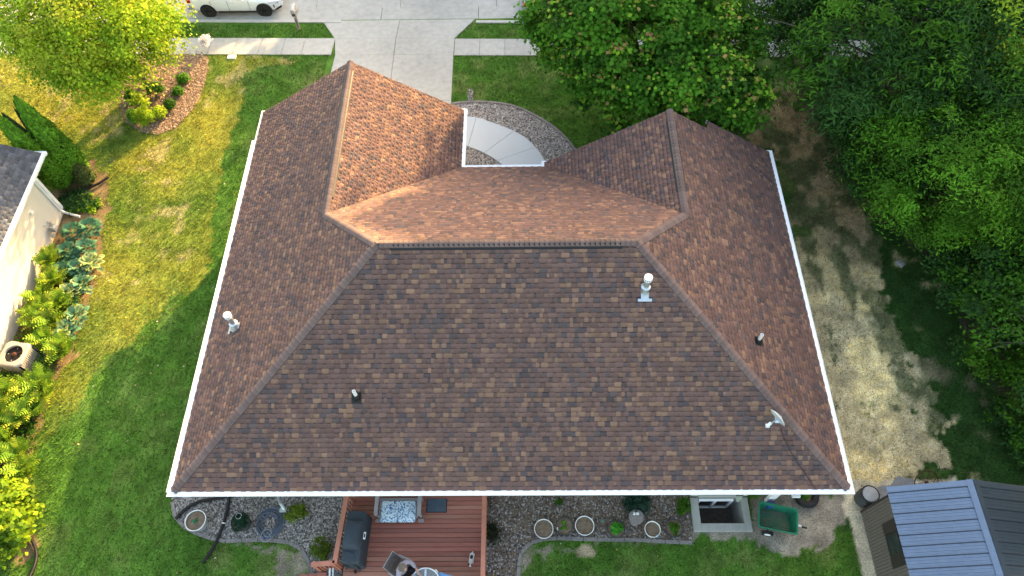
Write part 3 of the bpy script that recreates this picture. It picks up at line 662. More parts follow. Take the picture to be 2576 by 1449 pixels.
# satellite dish
p = onroof(1958,1055); t = thing('satellite_dish', 'pale grey satellite dish on a short mast beside the hip', 'satellite dish', p)
part('foot', MB().box(-.1,.1,-.1,.1,.0,.02,slope_frame(p,nB)), 'galv', t)
part('mast', MB().tube([(0,0,0),(-.02,-.02,.3),(-.08,-.05,.42)], .022), 'galv', t)
bow = MB(); n = 24; ax_d = Vector((-.80,-.50,-.34)).normalized(); sx = ax_d.cross(Vector((0,0,1))).normalized(); sy = sx.cross(ax_d)
vs = []; R_ = 5
for i in range(R_+1):
    r = .30*i/R_
    for k in range(n): a = k*2*math.pi/n; q = sx*r*math.cos(a)*.95+sy*r*math.sin(a)*1.05+ax_d*(.30*(r*r)/.3*.9); vs.append(Vector((-.12,-.08,.48))+q)
m0 = len(vs); vs += [v-ax_d*.012 for v in vs]
fs = [(i*n+k,i*n+(k+1)%n,(i+1)*n+(k+1)%n,(i+1)*n+k) for i in range(R_) for k in range(n)]; fs += [tuple(m0+j for j in q[::-1]) for q in fs]
fs += [(R_*n+k, R_*n+(k+1)%n, m0+R_*n+(k+1)%n, m0+R_*n+k) for k in range(n)]
part('reflector', bow.add(vs, fs), 'dish', t, True)
arm0 = Vector((-.12,-.08,.48))-sy*.26; arm1 = Vector((-.12,-.08,.48))+ax_d*.42-sy*.12
part('feed_arm', MB().tube([arm0, arm1], .018, 6), 'dish', t); part('receiver', MB().tube([arm1-ax_d*.03+sy*.02, arm1-ax_d*.12+sy*.06], .045, 12).box(arm1.x-.05,arm1.x+.05,arm1.y-.05,arm1.y+.05,arm1.z-.04,arm1.z+.03), 'pvc', t)
part('bracket', MB().tube([(-.05,0,.3),(-.12,-.08,.47)], .03, 8).tube([(.12,.1,-.0),(-.05,-.02,.34)], .012, 6), 'blackp', t)
cab = [onroof(*q)+Vector((0,-.01,.03)) for q in ((1962,1075),(1972,1105),(1990,1140),(2005,1165),(2030,1200),(2052,1232))]
prop(part('cable', MB().tube(cab, .008, 5), 'blackp', None), 'thin black cable running down the shingles from the satellite dish', 'cable')

# ------------------------------------------------------------------ deck
DZ = .40; deck = thing('wooden_deck', 'red stained wooden deck with railings behind the house', 'deck')
y = .68; bcols = 0
M['plank2'] = mat('red_stain_worn', (.50,.21,.13), .7, .35, 3, .25, 20, stretch=(1,9,9), col2=(.25,.12,.10))
M['plank3'] = mat('red_stain_dark', (.36,.115,.08), .65, .3, 3, .25, 20, stretch=(1,9,9), col2=(.19,.09,.075))
x0d, x1d = 4.62, 8.98
while y > -4.2:
    part('deck_board', MB().bbox(x0d,x1d,y-.1315,y,DZ-.03,DZ+random.uniform(-.002,.002),.004), random.choice(('redwood','redwood','plank2','plank3')), deck); y -= .1435
part('deck_frame', MB().box(x0d,x1d,-4.2,.5,.02,DZ-.22).box(x0d-.03,x0d,-4.2,.5,.0,DZ).box(x1d,x1d+.03,-4.2,.5,0,DZ), 'trim', deck)
RH = DZ+.92
def rail(xa, ya, xb, yb, nb, cap_w=.14):
    a, b = Vector((xa,ya,0)), Vector((xb,yb,0)); d = (b-a).normalized(); s = Vector((-d.y,d.x,0))
    def bar(z0, z1, w, nm, e=0):
        q = [a-s*w/2-d*e, b-s*w/2+d*e, b+s*w/2+d*e, a+s*w/2-d*e]; part(nm, MB().prism([(p.x,p.y) for p in q], z0, z1), 'railwood', deck)
    bar(RH-.035, RH, cap_w, 'rail_cap', .05); bar(DZ+.07, DZ+.11, .04, 'lower_rail'); bar(RH-.13, RH-.037, .04, 'upper_rail')
    me = MB().box(-.018,.018,-.018,.018,DZ+.04,RH-.05).mesh('baluster','railwood')
    for i in range(nb):
        p = a.lerp(b, (i+.5)/nb); link('baluster', me, deck, (p.x+s.x*.04,p.y+s.y*.04,0))
    for p in (a, b): part('post', MB().box(p.x-.044,p.x+.044,p.y-.044,p.y+.044,0,RH-.037), 'railwood', deck)
rail(4.68,.40,4.55,-1.62,16); rail(x1d+.02,.40,x1d+.02,-4.1,34, .13)
rail(4.50,-1.66,3.90,-1.70,5)
hr = at(842,1449,.9); prop(part('stair_handrail', MB().tube([(4.35,-1.75,1.0),(4.36,-2.9,.6)], .03, 10).tube([(4.45,-1.75,1.0),(4.46,-2.9,.6)], .02, 8), 'galv', None), 'shiny metal handrail post at the deck stairs', 'handrail')
st = thing('deck_stairs', 'short red wooden steps going down beside the deck corner', 'stairs')
for i in range(3): part('tread', MB().box(3.2+i*.3+.02,3.2+i*.3+.3,-3.2,-1.78,.02+i*.13,.06+i*.13+.04), 'redwood', st)

# grill with cover
t = thing('covered_grill', 'barbecue grill under a black cloth cover beside the deck railing', 'grill', (5.04,-.90,DZ), math.radians(-2)); t.scale = (.86,1.1,1)
def loftbox(secs, mb=None):
    mb = mb or MB(); vs = []; n = 0
    for s in secs:
        vs += s; n = len(s)
    fs = [(i*n+k,i*n+(k+1)%n,(i+1)*n+(k+1)%n,(i+1)*n+k) for i in range(len(secs)-1) for k in range(n)]
    fs += [tuple(range(n))[::-1], tuple(range((len(secs)-1)*n, len(secs)*n))]
    return mb.add(vs, fs)
def rrect(x0,x1,y0,y1,z,r=.06,k=4):
    o = []
    for cx, cy, a0 in ((x1-r,y1-r,0),(x0+r,y1-r,90),(x0+r,y0+r,180),(x1-r,y0+r,270)):
        for i in range(k+1): a = math.radians(a0+90*i/k); o.append((cx+r*math.cos(a), cy+r*math.sin(a), z))
    return o
random.seed(3)
def jit(o, a=.012): return [(p[0]+random.uniform(-a,a), p[1]+random.uniform(-a,a), p[2]) for p in o]
gs = [jit(rrect(-.36,.36,-.72,.72,.02,.08)), jit(rrect(-.33,.33,-.70,.70,.35,.08)), jit(rrect(-.33,.34,-.70,.70,.75,.1)), rrect(-.33,.33,-.70,.70,.90,.06), rrect(-.31,.31,-.66,.68,.945,.06)]
part('cover_skirt', loftbox(gs), 'cover', t)
part('cover_hood', loftbox([rrect(-.33,.30,-.36,.42,.94,.06), rrect(-.32,.27,-.35,.41,1.05,.1), rrect(-.29,.18,-.32,.38,1.17,.12), rrect(-.24,.05,-.27,.32,1.21,.12)]), 'cover', t, True)
fo = MB()
for i in range(5):
    a = random.uniform(-.25,.25); fo.tube([(a-.1,-.68,.93),(a+.05,-.735,.5),(a+random.uniform(-.1,.1),-.75,.06)], [.012,.03,.022], 6)
fo.tube([(-.30,-.40,.95),(.05,-.45,.955),(.28,-.66,.93)], [.012,.02,.01], 6)
part('cover_folds', fo, 'cover', t, True)
part('label', MB().box(.235,.31,-.09,.10,1.125,1.132,Matrix.Rotation(math.radians(8),4,'Y')), 'label', t)
part('label_mark', MB().box(.25,.295,-.05,.06,1.133,1.136,Matrix.Rotation(math.radians(8),4,'Y')), 'trim', t)
part('caster', MB().tube([(.0,-.80,.06),(.04,-.80,.06)], .05, 12).tube([(-.05,-.78,.1),(.0,-.8,.06)], .02), 'rubber', t)

# glider bench with cushion
t = thing('glider_bench', 'grey painted wooden bench by the house wall', 'bench', (6.26,.12,DZ))
for sx in (-.68,.68):
    part('armrest', MB().prism([(sx-.06,-.27),(sx-.03,-.33),(sx+.03,-.33),(sx+.06,-.27),(sx+.06,.38),(sx-.06,.38)], .58, .61), 'greyp', t)
    part('leg', MB().box(sx-.04,sx+.04,-.25,-.18,0,.58), 'greyp', t); part('leg', MB().box(sx-.04,sx+.04,.25,.32,0,.58), 'greyp', t)
    part('foot_rail', MB().box(sx-.09,sx+.09,-.40,-.30,.0,.05), 'greyp', t)
for i in range(5): part('seat_slat', MB().box(-.62,.62,-.36+i*.13,-.25+i*.13,.38,.40), 'greyp', t)
for i in range(11): part('back_slat', MB().box(-.62+i*.113,-.62+i*.113+.095,.30,.325,.42,.98,Matrix.Rotation(math.radians(-9),4,'X')), 'greyp', t)
c = thing('bench_cushion', 'cushion with blue and white printed cloth on the grey bench', 'cushion', (6.27,.0,DZ+.40))
for sx in (-.275,.275):
    part('cushion_pad', loftbox([rrect(sx-.26,sx+.26,-.36,.27,.0,.05), rrect(sx-.275,sx+.275,-.38,.285,.04,.06), rrect(sx-.272,sx+.272,-.375,.28,.075,.06), rrect(sx-.24,sx+.24,-.34,.25,.10,.06)]), 'cushion', c, True)
t = thing('door_mat', 'slate blue rectangular door mat with black border on the deck', 'mat', (7.42,.22,DZ+.003))
part('mat_border', MB().bbox(-.33,.33,-.20,.24,0,.012,.004), 'rubber', t); part('mat_top', MB().box(-.305,.305,-.175,.24,.012,.018), 'mat', t)

# skin-modifier figures
def skin_fig(name, V, E, Rd, mt, parent, sub=2, loc=None):
    me = bpy.data.meshes.new(name); me.from_pydata([tuple(v) for v in V], E, []); me.materials.append(M[mt])
    o = link(name, me, parent, loc); m = o.modifiers.new('Skin', 'SKIN'); m.use_smooth_shade = True
    sv = me.skin_vertices[0].data
    for i, r in enumerate(Rd):
        r = r if isinstance(r, tuple) else (r, r); sv[i].radius = r; sv[i].use_root = (i == 0)
    s = o.modifiers.new('Sub', 'SUBSURF'); s.levels = s.render_levels = sub
    return o
def chair(loc, rz, label):
    t = thing('sling_chair', label, 'chair', loc, rz, 'patio chairs round the glass table')
    # faces +y; seat z .42
    part('seat', MB().add([(-.26,-.24,.40),(.26,-.24,.40),(.27,.26,.43),(-.27,.26,.43),(-.26,-.24,.39),(.26,-.24,.39),(.27,.26,.42),(-.27,.26,.42)], [(0,1,2,3),(7,6,5,4)]), 'mesh', t)
    part('backrest', MB().add([(-.26,-.24,.42),(.26,-.24,.42),(.25,-.46,1.02),(-.25,-.46,1.02),(-.26,-.255,.42),(.26,-.255,.42),(.25,-.475,1.02),(-.25,-.475,1.02)], [(3,2,1,0),(4,5,6,7)]), 'mesh', t)
    part('back_frame', MB().tube([(-.27,-.24,.42),(-.26,-.47,1.03),(.26,-.47,1.03),(.27,-.24,.42)], .014), 'grey', t)
    for s in (-1,1):
        part('armrest', MB().tube([(s*.29,-.33,.66),(s*.31,.0,.68),(s*.30,.24,.64)], [.02,.028,.024], 8), 'grey', t)
        part('leg', MB().tube([(s*.29,.22,.65),(s*.28,.25,.40),(s*.29,.27,0)], .013), 'grey', t)
        part('leg', MB().tube([(s*.28,-.33,.66),(s*.28,-.28,.40),(s*.29,-.30,0)], .013), 'grey', t)
    return t
pr = math.radians(-118)
def rot2(x, y, a): return (x*math.cos(a)-y*math.sin(a), x*math.sin(a)+y*math.cos(a))
chair((6.58,-1.80,DZ), pr, 'grey sling patio chair under the seated person in lavender')
t = thing('person', 'seated person with brown hair in a lavender top at the glass table', 'person', (6.66,-1.86,DZ), pr); t.scale = (1.12,1.12,1.06)
V_ = [(0,-.08,.50),(0,-.10,.66),(0,-.10,.82),(0,-.07,.94),(0,-.03,1.00),(0,.0,1.06), (-.10,-.08,.92),(.10,-.08,.92),
      (-.19,-.06,.90),(-.26,.02,.74),(-.20,.20,.64),(.19,-.06,.90),(.28,.04,.74),(.22,.24,.66)]
skin_fig('torso_top', [Vector(v) for v in V_], [(0,1),(1,2),(2,3),(3,4),(3,6),(3,7),(6,8),(8,9),(9,10),(7,11),(11,12),(12,13),(4,5)], [(.17,.12),(.17,.12),(.18,.115),(.13,.09),.06,.055,.085,.085,.075,.06,.045,.075,.06,.045], 'shirt', t)
skin_fig('head', [(0,.0,1.04),(0,.03,1.12),(0,.035,1.19),(0,.02,1.24)], [(0,1),(1,2),(2,3)], [.055,.085,.09,.06], 'skin', t)
skin_fig('hair', [(0,-.03,1.12),(0,-.01,1.21),(0,.03,1.275)], [(0,1),(1,2)], [(.115,.10),(.125,.125),(.11,.11)], 'hair', t)
part('nose', MB().lathe([(.014,0),(.001,.03)], 6, (0,.125,1.15)), 'skin', t)
for s in (-1,1):
    part('ear', MB().lathe([(.002,-.025),(.016,0),(.002,.025)], 6, (s*.095,.03,1.16)), 'skin', t)
    xx, yy, zz = (-.20,.20,.64) if s < 0 else (.22,.24,.66)
    skin_fig('forearm', [(xx,yy,zz),(xx*.6,yy+.14,zz+.01),(xx*.45,yy+.19,zz+.01)], [(0,1),(1,2)], [.042,.032,.036], 'skin', t)
    for k in range(4): part('finger', MB().tube([(xx*.45-.03+k*.018,yy+.2,zz+.01),(xx*.45-.03+k*.018,yy+.25,zz+.0),(xx*.45-.03+k*.018,yy+.27-.005*abs(k-1),zz-.02)], [.010,.009,.007], 6), 'skin', t)
    part('thumb', MB().tube([(xx*.45-s*.035,yy+.17,zz+.01),(xx*.45-s*.055,yy+.21,zz)], [.011,.008], 6), 'skin', t)
    skin_fig('trouser_leg', [(s*.09,-.02,.50),(s*.12,.22,.50),(s*.13,.42,.49),(s*.13,.45,.25),(s*.13,.44,.07)], [(0,1),(1,2),(2,3),(3,4)], [.11,.085,.07,.055,.045], 'blackc', t)
    skin_fig('shoe', [(s*.13,.42,.05),(s*.13,.52,.045),(s*.13,.60,.035)], [(0,1),(1,2)], [.05,.048,.035], 'shoe', t)
# second person, feet toward the table, mostly outside the frame
t = thing('person', 'reclining person in light blue jeans and white shoes, cut by the frame edge', 'person', (8.36,-2.34,DZ), math.radians(62))
skin_fig('torso_top', [(0,-.18,.50),(0,-.30,.70),(0,-.36,.90),(0,-.34,1.02),(-.17,-.34,.95),(-.24,-.2,.75),(-.20,.02,.66),(.17,-.34,.95),(.26,-.2,.75),(.2,.0,.66)], [(0,1),(1,2),(2,3),(2,4),(4,5),(5,6),(2,7),(7,8),(8,9)], [(.16,.12),(.16,.12),(.15,.1),.06,.08,.055,.045,.08,.055,.045], 'shoe', t)
skin_fig('head', [(0,-.34,1.05),(0,-.31,1.14),(0,-.31,1.22)], [(0,1),(1,2)], [.055,.09,.085], 'skin', t)
skin_fig('hair', [(0,-.35,1.15),(0,-.35,1.22),(0,-.33,1.27)], [(0,1),(1,2)], [.09,.1,.07], 'hair', t)
for s in (-1,1):
    skin_fig('trouser_leg', [(s*.09,-.15,.52),(s*.11,.15,.60),(s*.10,.36,.66),(s*.07,.62,.58),(s*.05,.84,.52)], [(0,1),(1,2),(2,3),(3,4)], [.13,.11,.095,.08,.068], 'denim', t)
    skin_fig('shoe', [(s*.05,.86,.52),(s*.06,.92,.56),(s*.08,.95,.66)], [(0,1),(1,2)], [.05,.05,.042], 'shoe', t)
    skin_fig('forearm', [(s*.2,.0,.66),(s*.13,.16,.70),(s*.10,.22,.71)], [(0,1),(1,2)], [.045,.035,.038], 'skin', t)
chair((8.44,-2.40,DZ), math.radians(62), 'grey sling patio chair under the person in light blue jeans')
t = thing('glass_table', 'round dark glass patio table with metal rim, cut by the frame edge', 'table', (7.27,-2.22,DZ))
part('table_top', MB().lathe([(.001,.68),(.44,.68),(.44,.69),(.001,.69)], 40), 'tableg', t); part('rim', MB().lathe([(.44,.67),(.465,.675),(.465,.695),(.44,.70),(.43,.69)], 40), 'galv', t, True)
part('umbrella_strip', MB().box(-.03,.03,-.42,.43,.692,.698), 'galv', t)
for k in range(4): a = k*1.57+.78; part('leg', MB().tube([(.36*math.cos(a),.36*math.sin(a),.67),(.30*math.cos(a),.30*math.sin(a),0)], .015), 'grey', t)
prop(part('phone', MB().bbox(-.04,.04,-.075,.075,0,.012,.003), 'phone', None, loc=(7.0,-2.05,DZ+.702)), 'pale blue phone lying on the round glass table', 'phone')
bpy.data.objects['phone'].rotation_euler = (0,0,1.1)
# puppy, head toward the viewer
t = thing('puppy', 'small black and white puppy standing on the deck boards', 'dog', (8.60,-1.42,DZ), math.radians(-8))
Vd = [(0,.12,.16),(0,.02,.165),(0,-.08,.165),(0,-.15,.19),(0,-.20,.215),(0,-.255,.20), (0,.17,.17),(.01,.22,.20)]
Ed = [(0,1),(1,2),(2,3),(3,4),(4,5),(0,6),(6,7)]; Rd_ = [.058,.058,.056,.045,.05,.026,.03,.012]
for sx, sy, up in ((-.045,.12,0),(.045,.12,0),(-.045,-.09,2),(.045,-.09,2)):
    i = len(Vd); Vd += [(sx*1.2,sy+(.02 if not up else 0),.10),(sx*1.2,sy-(.0 if not up else .01),.05),(sx*1.2,sy-.01,.012)]; Ed += [(up,i),(i,i+1),(i+1,i+2)]; Rd_ += [.030,.017,.019]
dog = skin_fig('body', Vd, Ed, Rd_, 'fur', t)
skin_fig('back_patch', [(0,.115,.175),(0,.04,.182),(.0,-.04,.18)], [(0,1),(1,2)], [.054,.056,.045], 'furb', t)
for s in (-1,1): part('ear', MB().lathe([(.002,-.03),(.028,-.005),(.024,.012),(.002,.02)], 8, (s*.045,-.185,.235)), 'blackc', t, True)
part('nose', MB().lathe([(.001,-.01),(.010,0),(.001,.01)], 6, (0,-.285,.205)), 'blackc', t)

# ------------------------------------------------------------------ leaves: plants and trees
def leaf_faces(P, N, size, col, jitter=.35, fold=True, asp=.62, shape='leaf'):
    """P (n,3) positions, N (n,3) normals -> quads"""
    n = len(P); N = N/np.maximum(np.linalg.norm(N, axis=1, keepdims=True), 1e-6); r = rng.normal(0, 1, (n,3)); T = r-(r*N).sum(1, keepdims=True)*N
    T /= np.maximum(np.linalg.norm(T, axis=1, keepdims=True), 1e-6); B = np.cross(N, T); s = size*rng.uniform(.65, 1.35, (n,1))
    V = np.empty((n,4,3)); V[:,0] = P-T*s*.5; V[:,1] = P+B*s*.5*asp+N*s*.12; V[:,2] = P+T*s*.5; V[:,3] = P-B*s*.5*asp+N*s*.12
    return V.reshape(-1,3), np.arange(4*n).reshape(-1,4), np.repeat(col, 4, 0)
def crown_mesh(name, c, R, nclump, per, size, cols, crad=.75, flat=.6, tips=None, mt='leaf', shell=.45, low=-.6, lobes=9, asp=.62, droop=0.0, hang=0):
    c = np.array(c); R = np.array(R, float)
    # uneven outline: main lobes displaced from the ellipsoid
    d = rng.normal(0, 1, (nclump*3,3)); d /= np.linalg.norm(d, axis=1, keepdims=True); d = d[d[:,2] > low][:nclump]
    L = rng.normal(0, 1, (lobes,3)); L /= np.linalg.norm(L, axis=1, keepdims=True); amp = rng.uniform(-.22, .26, lobes)
    k = 1+(amp[None]*np.clip((d@L.T), 0, 1)**3).sum(1)
    r = (shell+(1-shell)*rng.random(len(d))**.6)*k
    cc = c+d*r[:,None]*R; m = len(cc); cr = crad*rng.uniform(.55, 1.3, m)
    idx = rng.integers(0, m, m*per); q = rng.normal(0, .5, (len(idx),3)); q[:,2] = q[:,2]*flat-droop*np.hypot(q[:,0], q[:,1])
    P = cc[idx]+q*cr[idx][:,None]; N = q*.5+(cc[idx]-c)/R*.35+np.array([0,0,.9])+rng.normal(0, .45, (len(idx),3))
    base = np.array(cols)[rng.integers(0, len(cols), m)]*rng.uniform(.8, 1.25, (m,1)); col = base[idx]*rng.uniform(.75, 1.3, (len(idx),1))
    if tips is not None:
        up = q[:,2]+.35*np.linalg.norm(q[:,:2], axis=1)*0; hi = (q[:,2] > .26) & (rng.random(len(idx)) < .85)*(rng.random(m) < .5)[idx]
        hi = hi.astype(bool); t_ = np.array(tips)[rng.integers(0, len(tips), hi.sum())]; col[hi] = t_*rng.uniform(.8, 1.2, (hi.sum(),1))
    V, F, C = leaf_faces(P, N, size, col, asp=asp)
    return np_mesh(name, V, F, C, mt), cc
def tree(name, label, base, c, R, group=None, trunk_r=.16, multi=1, **kw):
    t = thing(name, label, 'tree', base, 0, group); b = Vector(base); cl = Vector(c)-b
    me, cc = crown_mesh('crown', tuple(cl), R, **kw); link('crown', me, t)
    tr = MB()
    for i in range(multi):
        ox = random.uniform(-.3,.3)*(multi > 1); oy = random.uniform(-.3,.3)*(multi > 1)
        tr.tube([(ox,oy,-.1),(ox*1.2+cl.x*.15,oy+cl.y*.15,cl.z*.35),(cl.x*.6+ox*2,cl.y*.6+oy*2,cl.z*.7),(cl.x+ox*2,cl.y+oy*2,cl.z+R[2]*.5)], [trunk_r/multi**.5*1.2,trunk_r/multi**.5,trunk_r*.6/multi**.5,trunk_r*.15], 9)
    part('trunk', tr, 'bark', t, True)
    lb = MB()
    sel = rng.choice(len(cc), min(26, len(cc)), replace=False)
    for j in sel:
        e = Vector(cc[j]); s0 = Vector((cl.x*.5,cl.y*.5,max(.4,cl.z*.5)))*random.uniform(.7,1.15); mid = s0.lerp(e,.55)+Vector((0,0,.25))
        lb.tube([s0, mid, e], [trunk_r*.35, trunk_r*.2, .012], 5)
    part('limbs', lb, 'bark', t, True)
    return t
G1 = [(.048,.150,.014),(.060,.175,.016),(.042,.125,.013),(.075,.19,.018)]
GD = [(.028,.085,.020),(.034,.10,.022),(.024,.07,.017),(.042,.115,.024)]
GL = [(.085,.24,.022),(.11,.27,.026),(.07,.20,.020)]
GY = [(.28,.42,.03),(.34,.45,.035),(.20,.34,.025),(.42,.48,.05)]
tree('birch_tree', 'bright yellow green sunlit tree in a mulch bed by the sidewalk', at(372,208), at(245,45,3.9), (4.0,3.6,2.8), trunk_r=.14, multi=3, nclump=440, per=130, size=.13, cols=GY+[(.16,.30,.02)], crad=.62, shell=.3, flat=.75, asp=.7, droop=.3)
tree('maple_tree', 'round green maple with reddish new leaf tips beyond the roof', at(1625,215), at(1620,95,4.6), (4.6,4.6,3.3), trunk_r=.2, nclump=470, per=150, size=.165, cols=[(.06,.20,.016),(.075,.23,.02),(.045,.16,.014),(.035,.12,.014)], tips=[(.30,.34,.05),(.20,.42,.03),(.40,.24,.10),(.16,.38,.03),(.22,.44,.04)], crad=.58, shell=.38, flat=.55, asp=.85)
WG = 'trees crowding together at the wood edge'
tree('ash_tree', 'large dark green ash with feathery leaves next to the maple', at(2230,230), at(2265,100,5.6), (4.3,4.3,3.2), trunk_r=.22, nclump=300, per=125, size=.23, cols=GD+G1[:2], crad=.75, shell=.5, asp=.26, droop=.5, mt='leafd')
tree('young_locust_tree', 'lighter green bushy tree facing the straw coloured side yard', at(2420,560), at(2405,430,3.6), (3.7,3.4,2.9), trunk_r=.12, nclump=250, per=135, size=.15, cols=[(.11,.31,.025),(.15,.36,.03),(.09,.26,.022),(.06,.17,.016)], crad=.6, shell=.5, asp=.32, droop=.35, mt='leaf')
tree('dark_understory_tree', 'dark low tree between the ash and the lighter bushy tree', at(2190,400), at(2235,375,2.4), (2.2,2.6,1.8), trunk_r=.1, nclump=130, per=120, size=.15, cols=GD, crad=.6, shell=.4, asp=.35, mt='leafd')
tree('back_elm_tree', 'dark tree partly hidden behind the maple and the ash', at(1985,60), at(2010,-30,4.4), (2.2,2.2,2.2), trunk_r=.12, nclump=110, per=120, size=.17, cols=GD, crad=.65, shell=.45, asp=.4, mt='leafd')
tree('walnut_tree', 'tall mid green tree at the upper corner of the wood', at(2600,260), at(2580,170,5.2), (3.4,4.2,3.0), trunk_r=.18, nclump=170, per=120, size=.19, cols=G1+GD, crad=.75, shell=.5, asp=.3, mt='leafd')
tree('corner_elder_tree', 'sun touched yellow green treetop in the very corner', at(2640,90), at(2600,50,7.0), (2.0,2.3,1.7), trunk_r=.12, nclump=60, per=110, size=.15, cols=GY+GL, crad=.6, shell=.4, asp=.45)
tree('boxelder_tree', 'mid green tree overhanging below the walnut at the frame edge', at(2640,520), at(2600,430,4.8), (2.0,3.0,2.3), trunk_r=.12, nclump=100, per=110, size=.16, cols=G1+GL[:1], crad=.65, shell=.45, asp=.35, mt='leaf')
tree('mulberry_tree', 'low dark tree beside the undergrowth halfway down the wood edge', at(2540,720), at(2520,640,2.2), (2.4,2.4,1.8), trunk_r=.09, nclump=110, per=110, size=.15, cols=GD+G1[:1], crad=.55, shell=.45, asp=.5, mt='leafd')
tree('hackberry_tree', 'dark green tree filling the gap above the lower wood edge', at(2640,900), at(2620,800,2.6), (1.9,2.6,2.0), trunk_r=.09, nclump=90, per=110, size=.15, cols=GD+G1, crad=.55, shell=.45, asp=.5, mt='leafd')
tree('top_ash_tree', 'dark treetop cut by the upper frame edge beyond the ash', at(2300,-40), at(2330,-60,6.0), (4.0,2.6,2.8), trunk_r=.18, nclump=130, per=110, size=.2, cols=GD+G1, crad=.75, shell=.45, asp=.3, mt='leafd')
# trees across the street and beyond the wood that cast the evening shade
def shade_tree(label, x, y, R, z, n=150):
    global rng
    keep, rng = rng, np.random.default_rng(int(x*10)+5)
    tree('street_tree', label, (x,y,0), (x,y,z), R, group='trees across the street, outside the view', trunk_r=.3, nclump=n, per=75, size=.75, cols=G1, crad=1.1, shell=.35, low=-.9, asp=.9)
    rng = keep
shade_tree('medium tree across the street from the driveway', 13.5, 43, (4.2,3.5,4.2), 4.9)
shade_tree('medium tree across the street, second from the driveway', 19.0, 42, (3.9,3.5,4.8), 5.4)
shade_tree('tall tree across the street nearest the driveway', 29.4, 42.5, (5.4,4.5,10.5), 11.5, 380)
shade_tree('medium tree across the street, third from the driveway', 24.6, 41, (3.9,3.5,4.8), 5.4, 190)
shade_tree('tall tree across the street, set back between two others', 33.2, 47, (5.2,4.5,11.5), 12.5, 330)
shade_tree('low tree across the street from the white sedan', 1.8, 36, (3.0,2.2,1.9), 2.2, 110)
shade_tree('low tree across the street from the mailbox', 7.6, 36.5, (3.2,2.2,2.0), 2.3, 110)
for i, (x, y) in enumerate(((37.0,43.5),(45.5,43),(54.5,41),(40,34),(49,33))): shade_tree(('tall tree across the street beyond the maple','tall tree across the street beyond the wood','tall tree far along the street','tall tree behind the wood near the street','tall tree deep behind the wood')[i], x, y, (6.4,4.8,10.0), 11, 300)

for i, (x, y) in enumerate(((33,8),(32.5,1.0),(31.5,-6))): tree('wood_tree', ('tall wood tree outside the frame beyond the shed','second wood tree outside the frame beyond the shed','third wood tree outside the frame beyond the shed')[i], (x,y,0), (x,y,6.5), (3.6,3.6,5.2), WG, trunk_r=.2, nclump=170, per=50, size=.45, cols=GD, crad=.9, shell=.4, low=-.9, asp=.8)
def bush(name, label, c, R, n, per, size, cols, cat='bush', group=None, asp=.6, mt='leaf', crad=.22, tips=None, z=0):
    t = thing(name, label, cat, (c.x,c.y,z), 0, group)
    me, cc = crown_mesh('foliage', (0,0,R[2]*.55), R, n, per, size, cols, crad=crad, low=-.2, shell=.3, asp=asp, mt=mt, tips=tips); link('foliage', me, t)
    sb = MB()
    for j in range(min(8, len(cc))): sb.tube([(0,0,-.02), tuple(cc[j])], [.015,.005], 4)
    part('stems', sb, 'bark', t); return t
und = [(2470,905,.55,.8,GL),(2515,1030,.6,.7,G1+GL),(2440,925,.4,.6,GL)]
bush('sapling_bush', 'bright green sapling clump standing in the side lawn near the dirt patch', at(2447,925), (.45,.55,.7), 30, 40, .12, GL)
bush('bramble_bush', 'dark green bramble clump in the lawn above the shed roof', at(2520,1045), (.65,.7,.7), 36, 40, .13, G1+GD)
for i, (px, py, rx, ry, lb) in enumerate(((2400,560,.9,.9,'low leafy shrub under the lighter bushy tree'),(2350,620,.7,.8,'low dark shrub at the wood edge near the stone block'),(2450,740,.9,1.0,'leafy shrub midway along the wood edge'),(2520,830,.9,.9,'bright leafy shrub by the lower wood edge'),(2560,960,.8,.9,'leafy shrub cut by the frame edge above the shed'),(2570,1130,.7,.9,'dark green shrub next to the shed roof corner'),(2420,660,.7,.7,'small shrub in the shade of the wood'),(2480,650,.8,.8,'ivy covered shrub deep in the wood edge'),(2290,560,.6,.6,'sparse shrub at the foot of the bushy tree'))):
    bush('edge_shrub', lb, at(px,py), (rx,ry,.8), 60, 42, .13, (GD+G1 if i % 2 else G1+GL), group='shrubs along the wood edge', mt='leafd', crad=.3)
# forest undergrowth, uncountable
n = 26000; x = rng.uniform(19.5, 36, n); y = rng.uniform(-2, 27, n); kp = inpoly(x+(fbm(x,y,.8)-.5)*1.5, y, P_forest) & (fbm(x, y, .6) > .40); x, y = x[kp], y[kp]; n = len(x)
P = np.stack([x, y, rng.uniform(0, .5, n)*fbm(x, y, 1.1)*2-.02], -1); N = rng.normal(0, .5, (n,3))+np.array([0,0,1]); col = np.array(GD+G1)[rng.integers(0, 8, n)]*rng.uniform(.6,1.3,(n,1))
V, F, C = leaf_faces(P, N, .16, col); prop(link('undergrowth', np_mesh('undergrowth', V, F, C, 'leafd')), 'low leafy undergrowth covering the shaded wood floor', 'undergrowth', None, 'stuff')

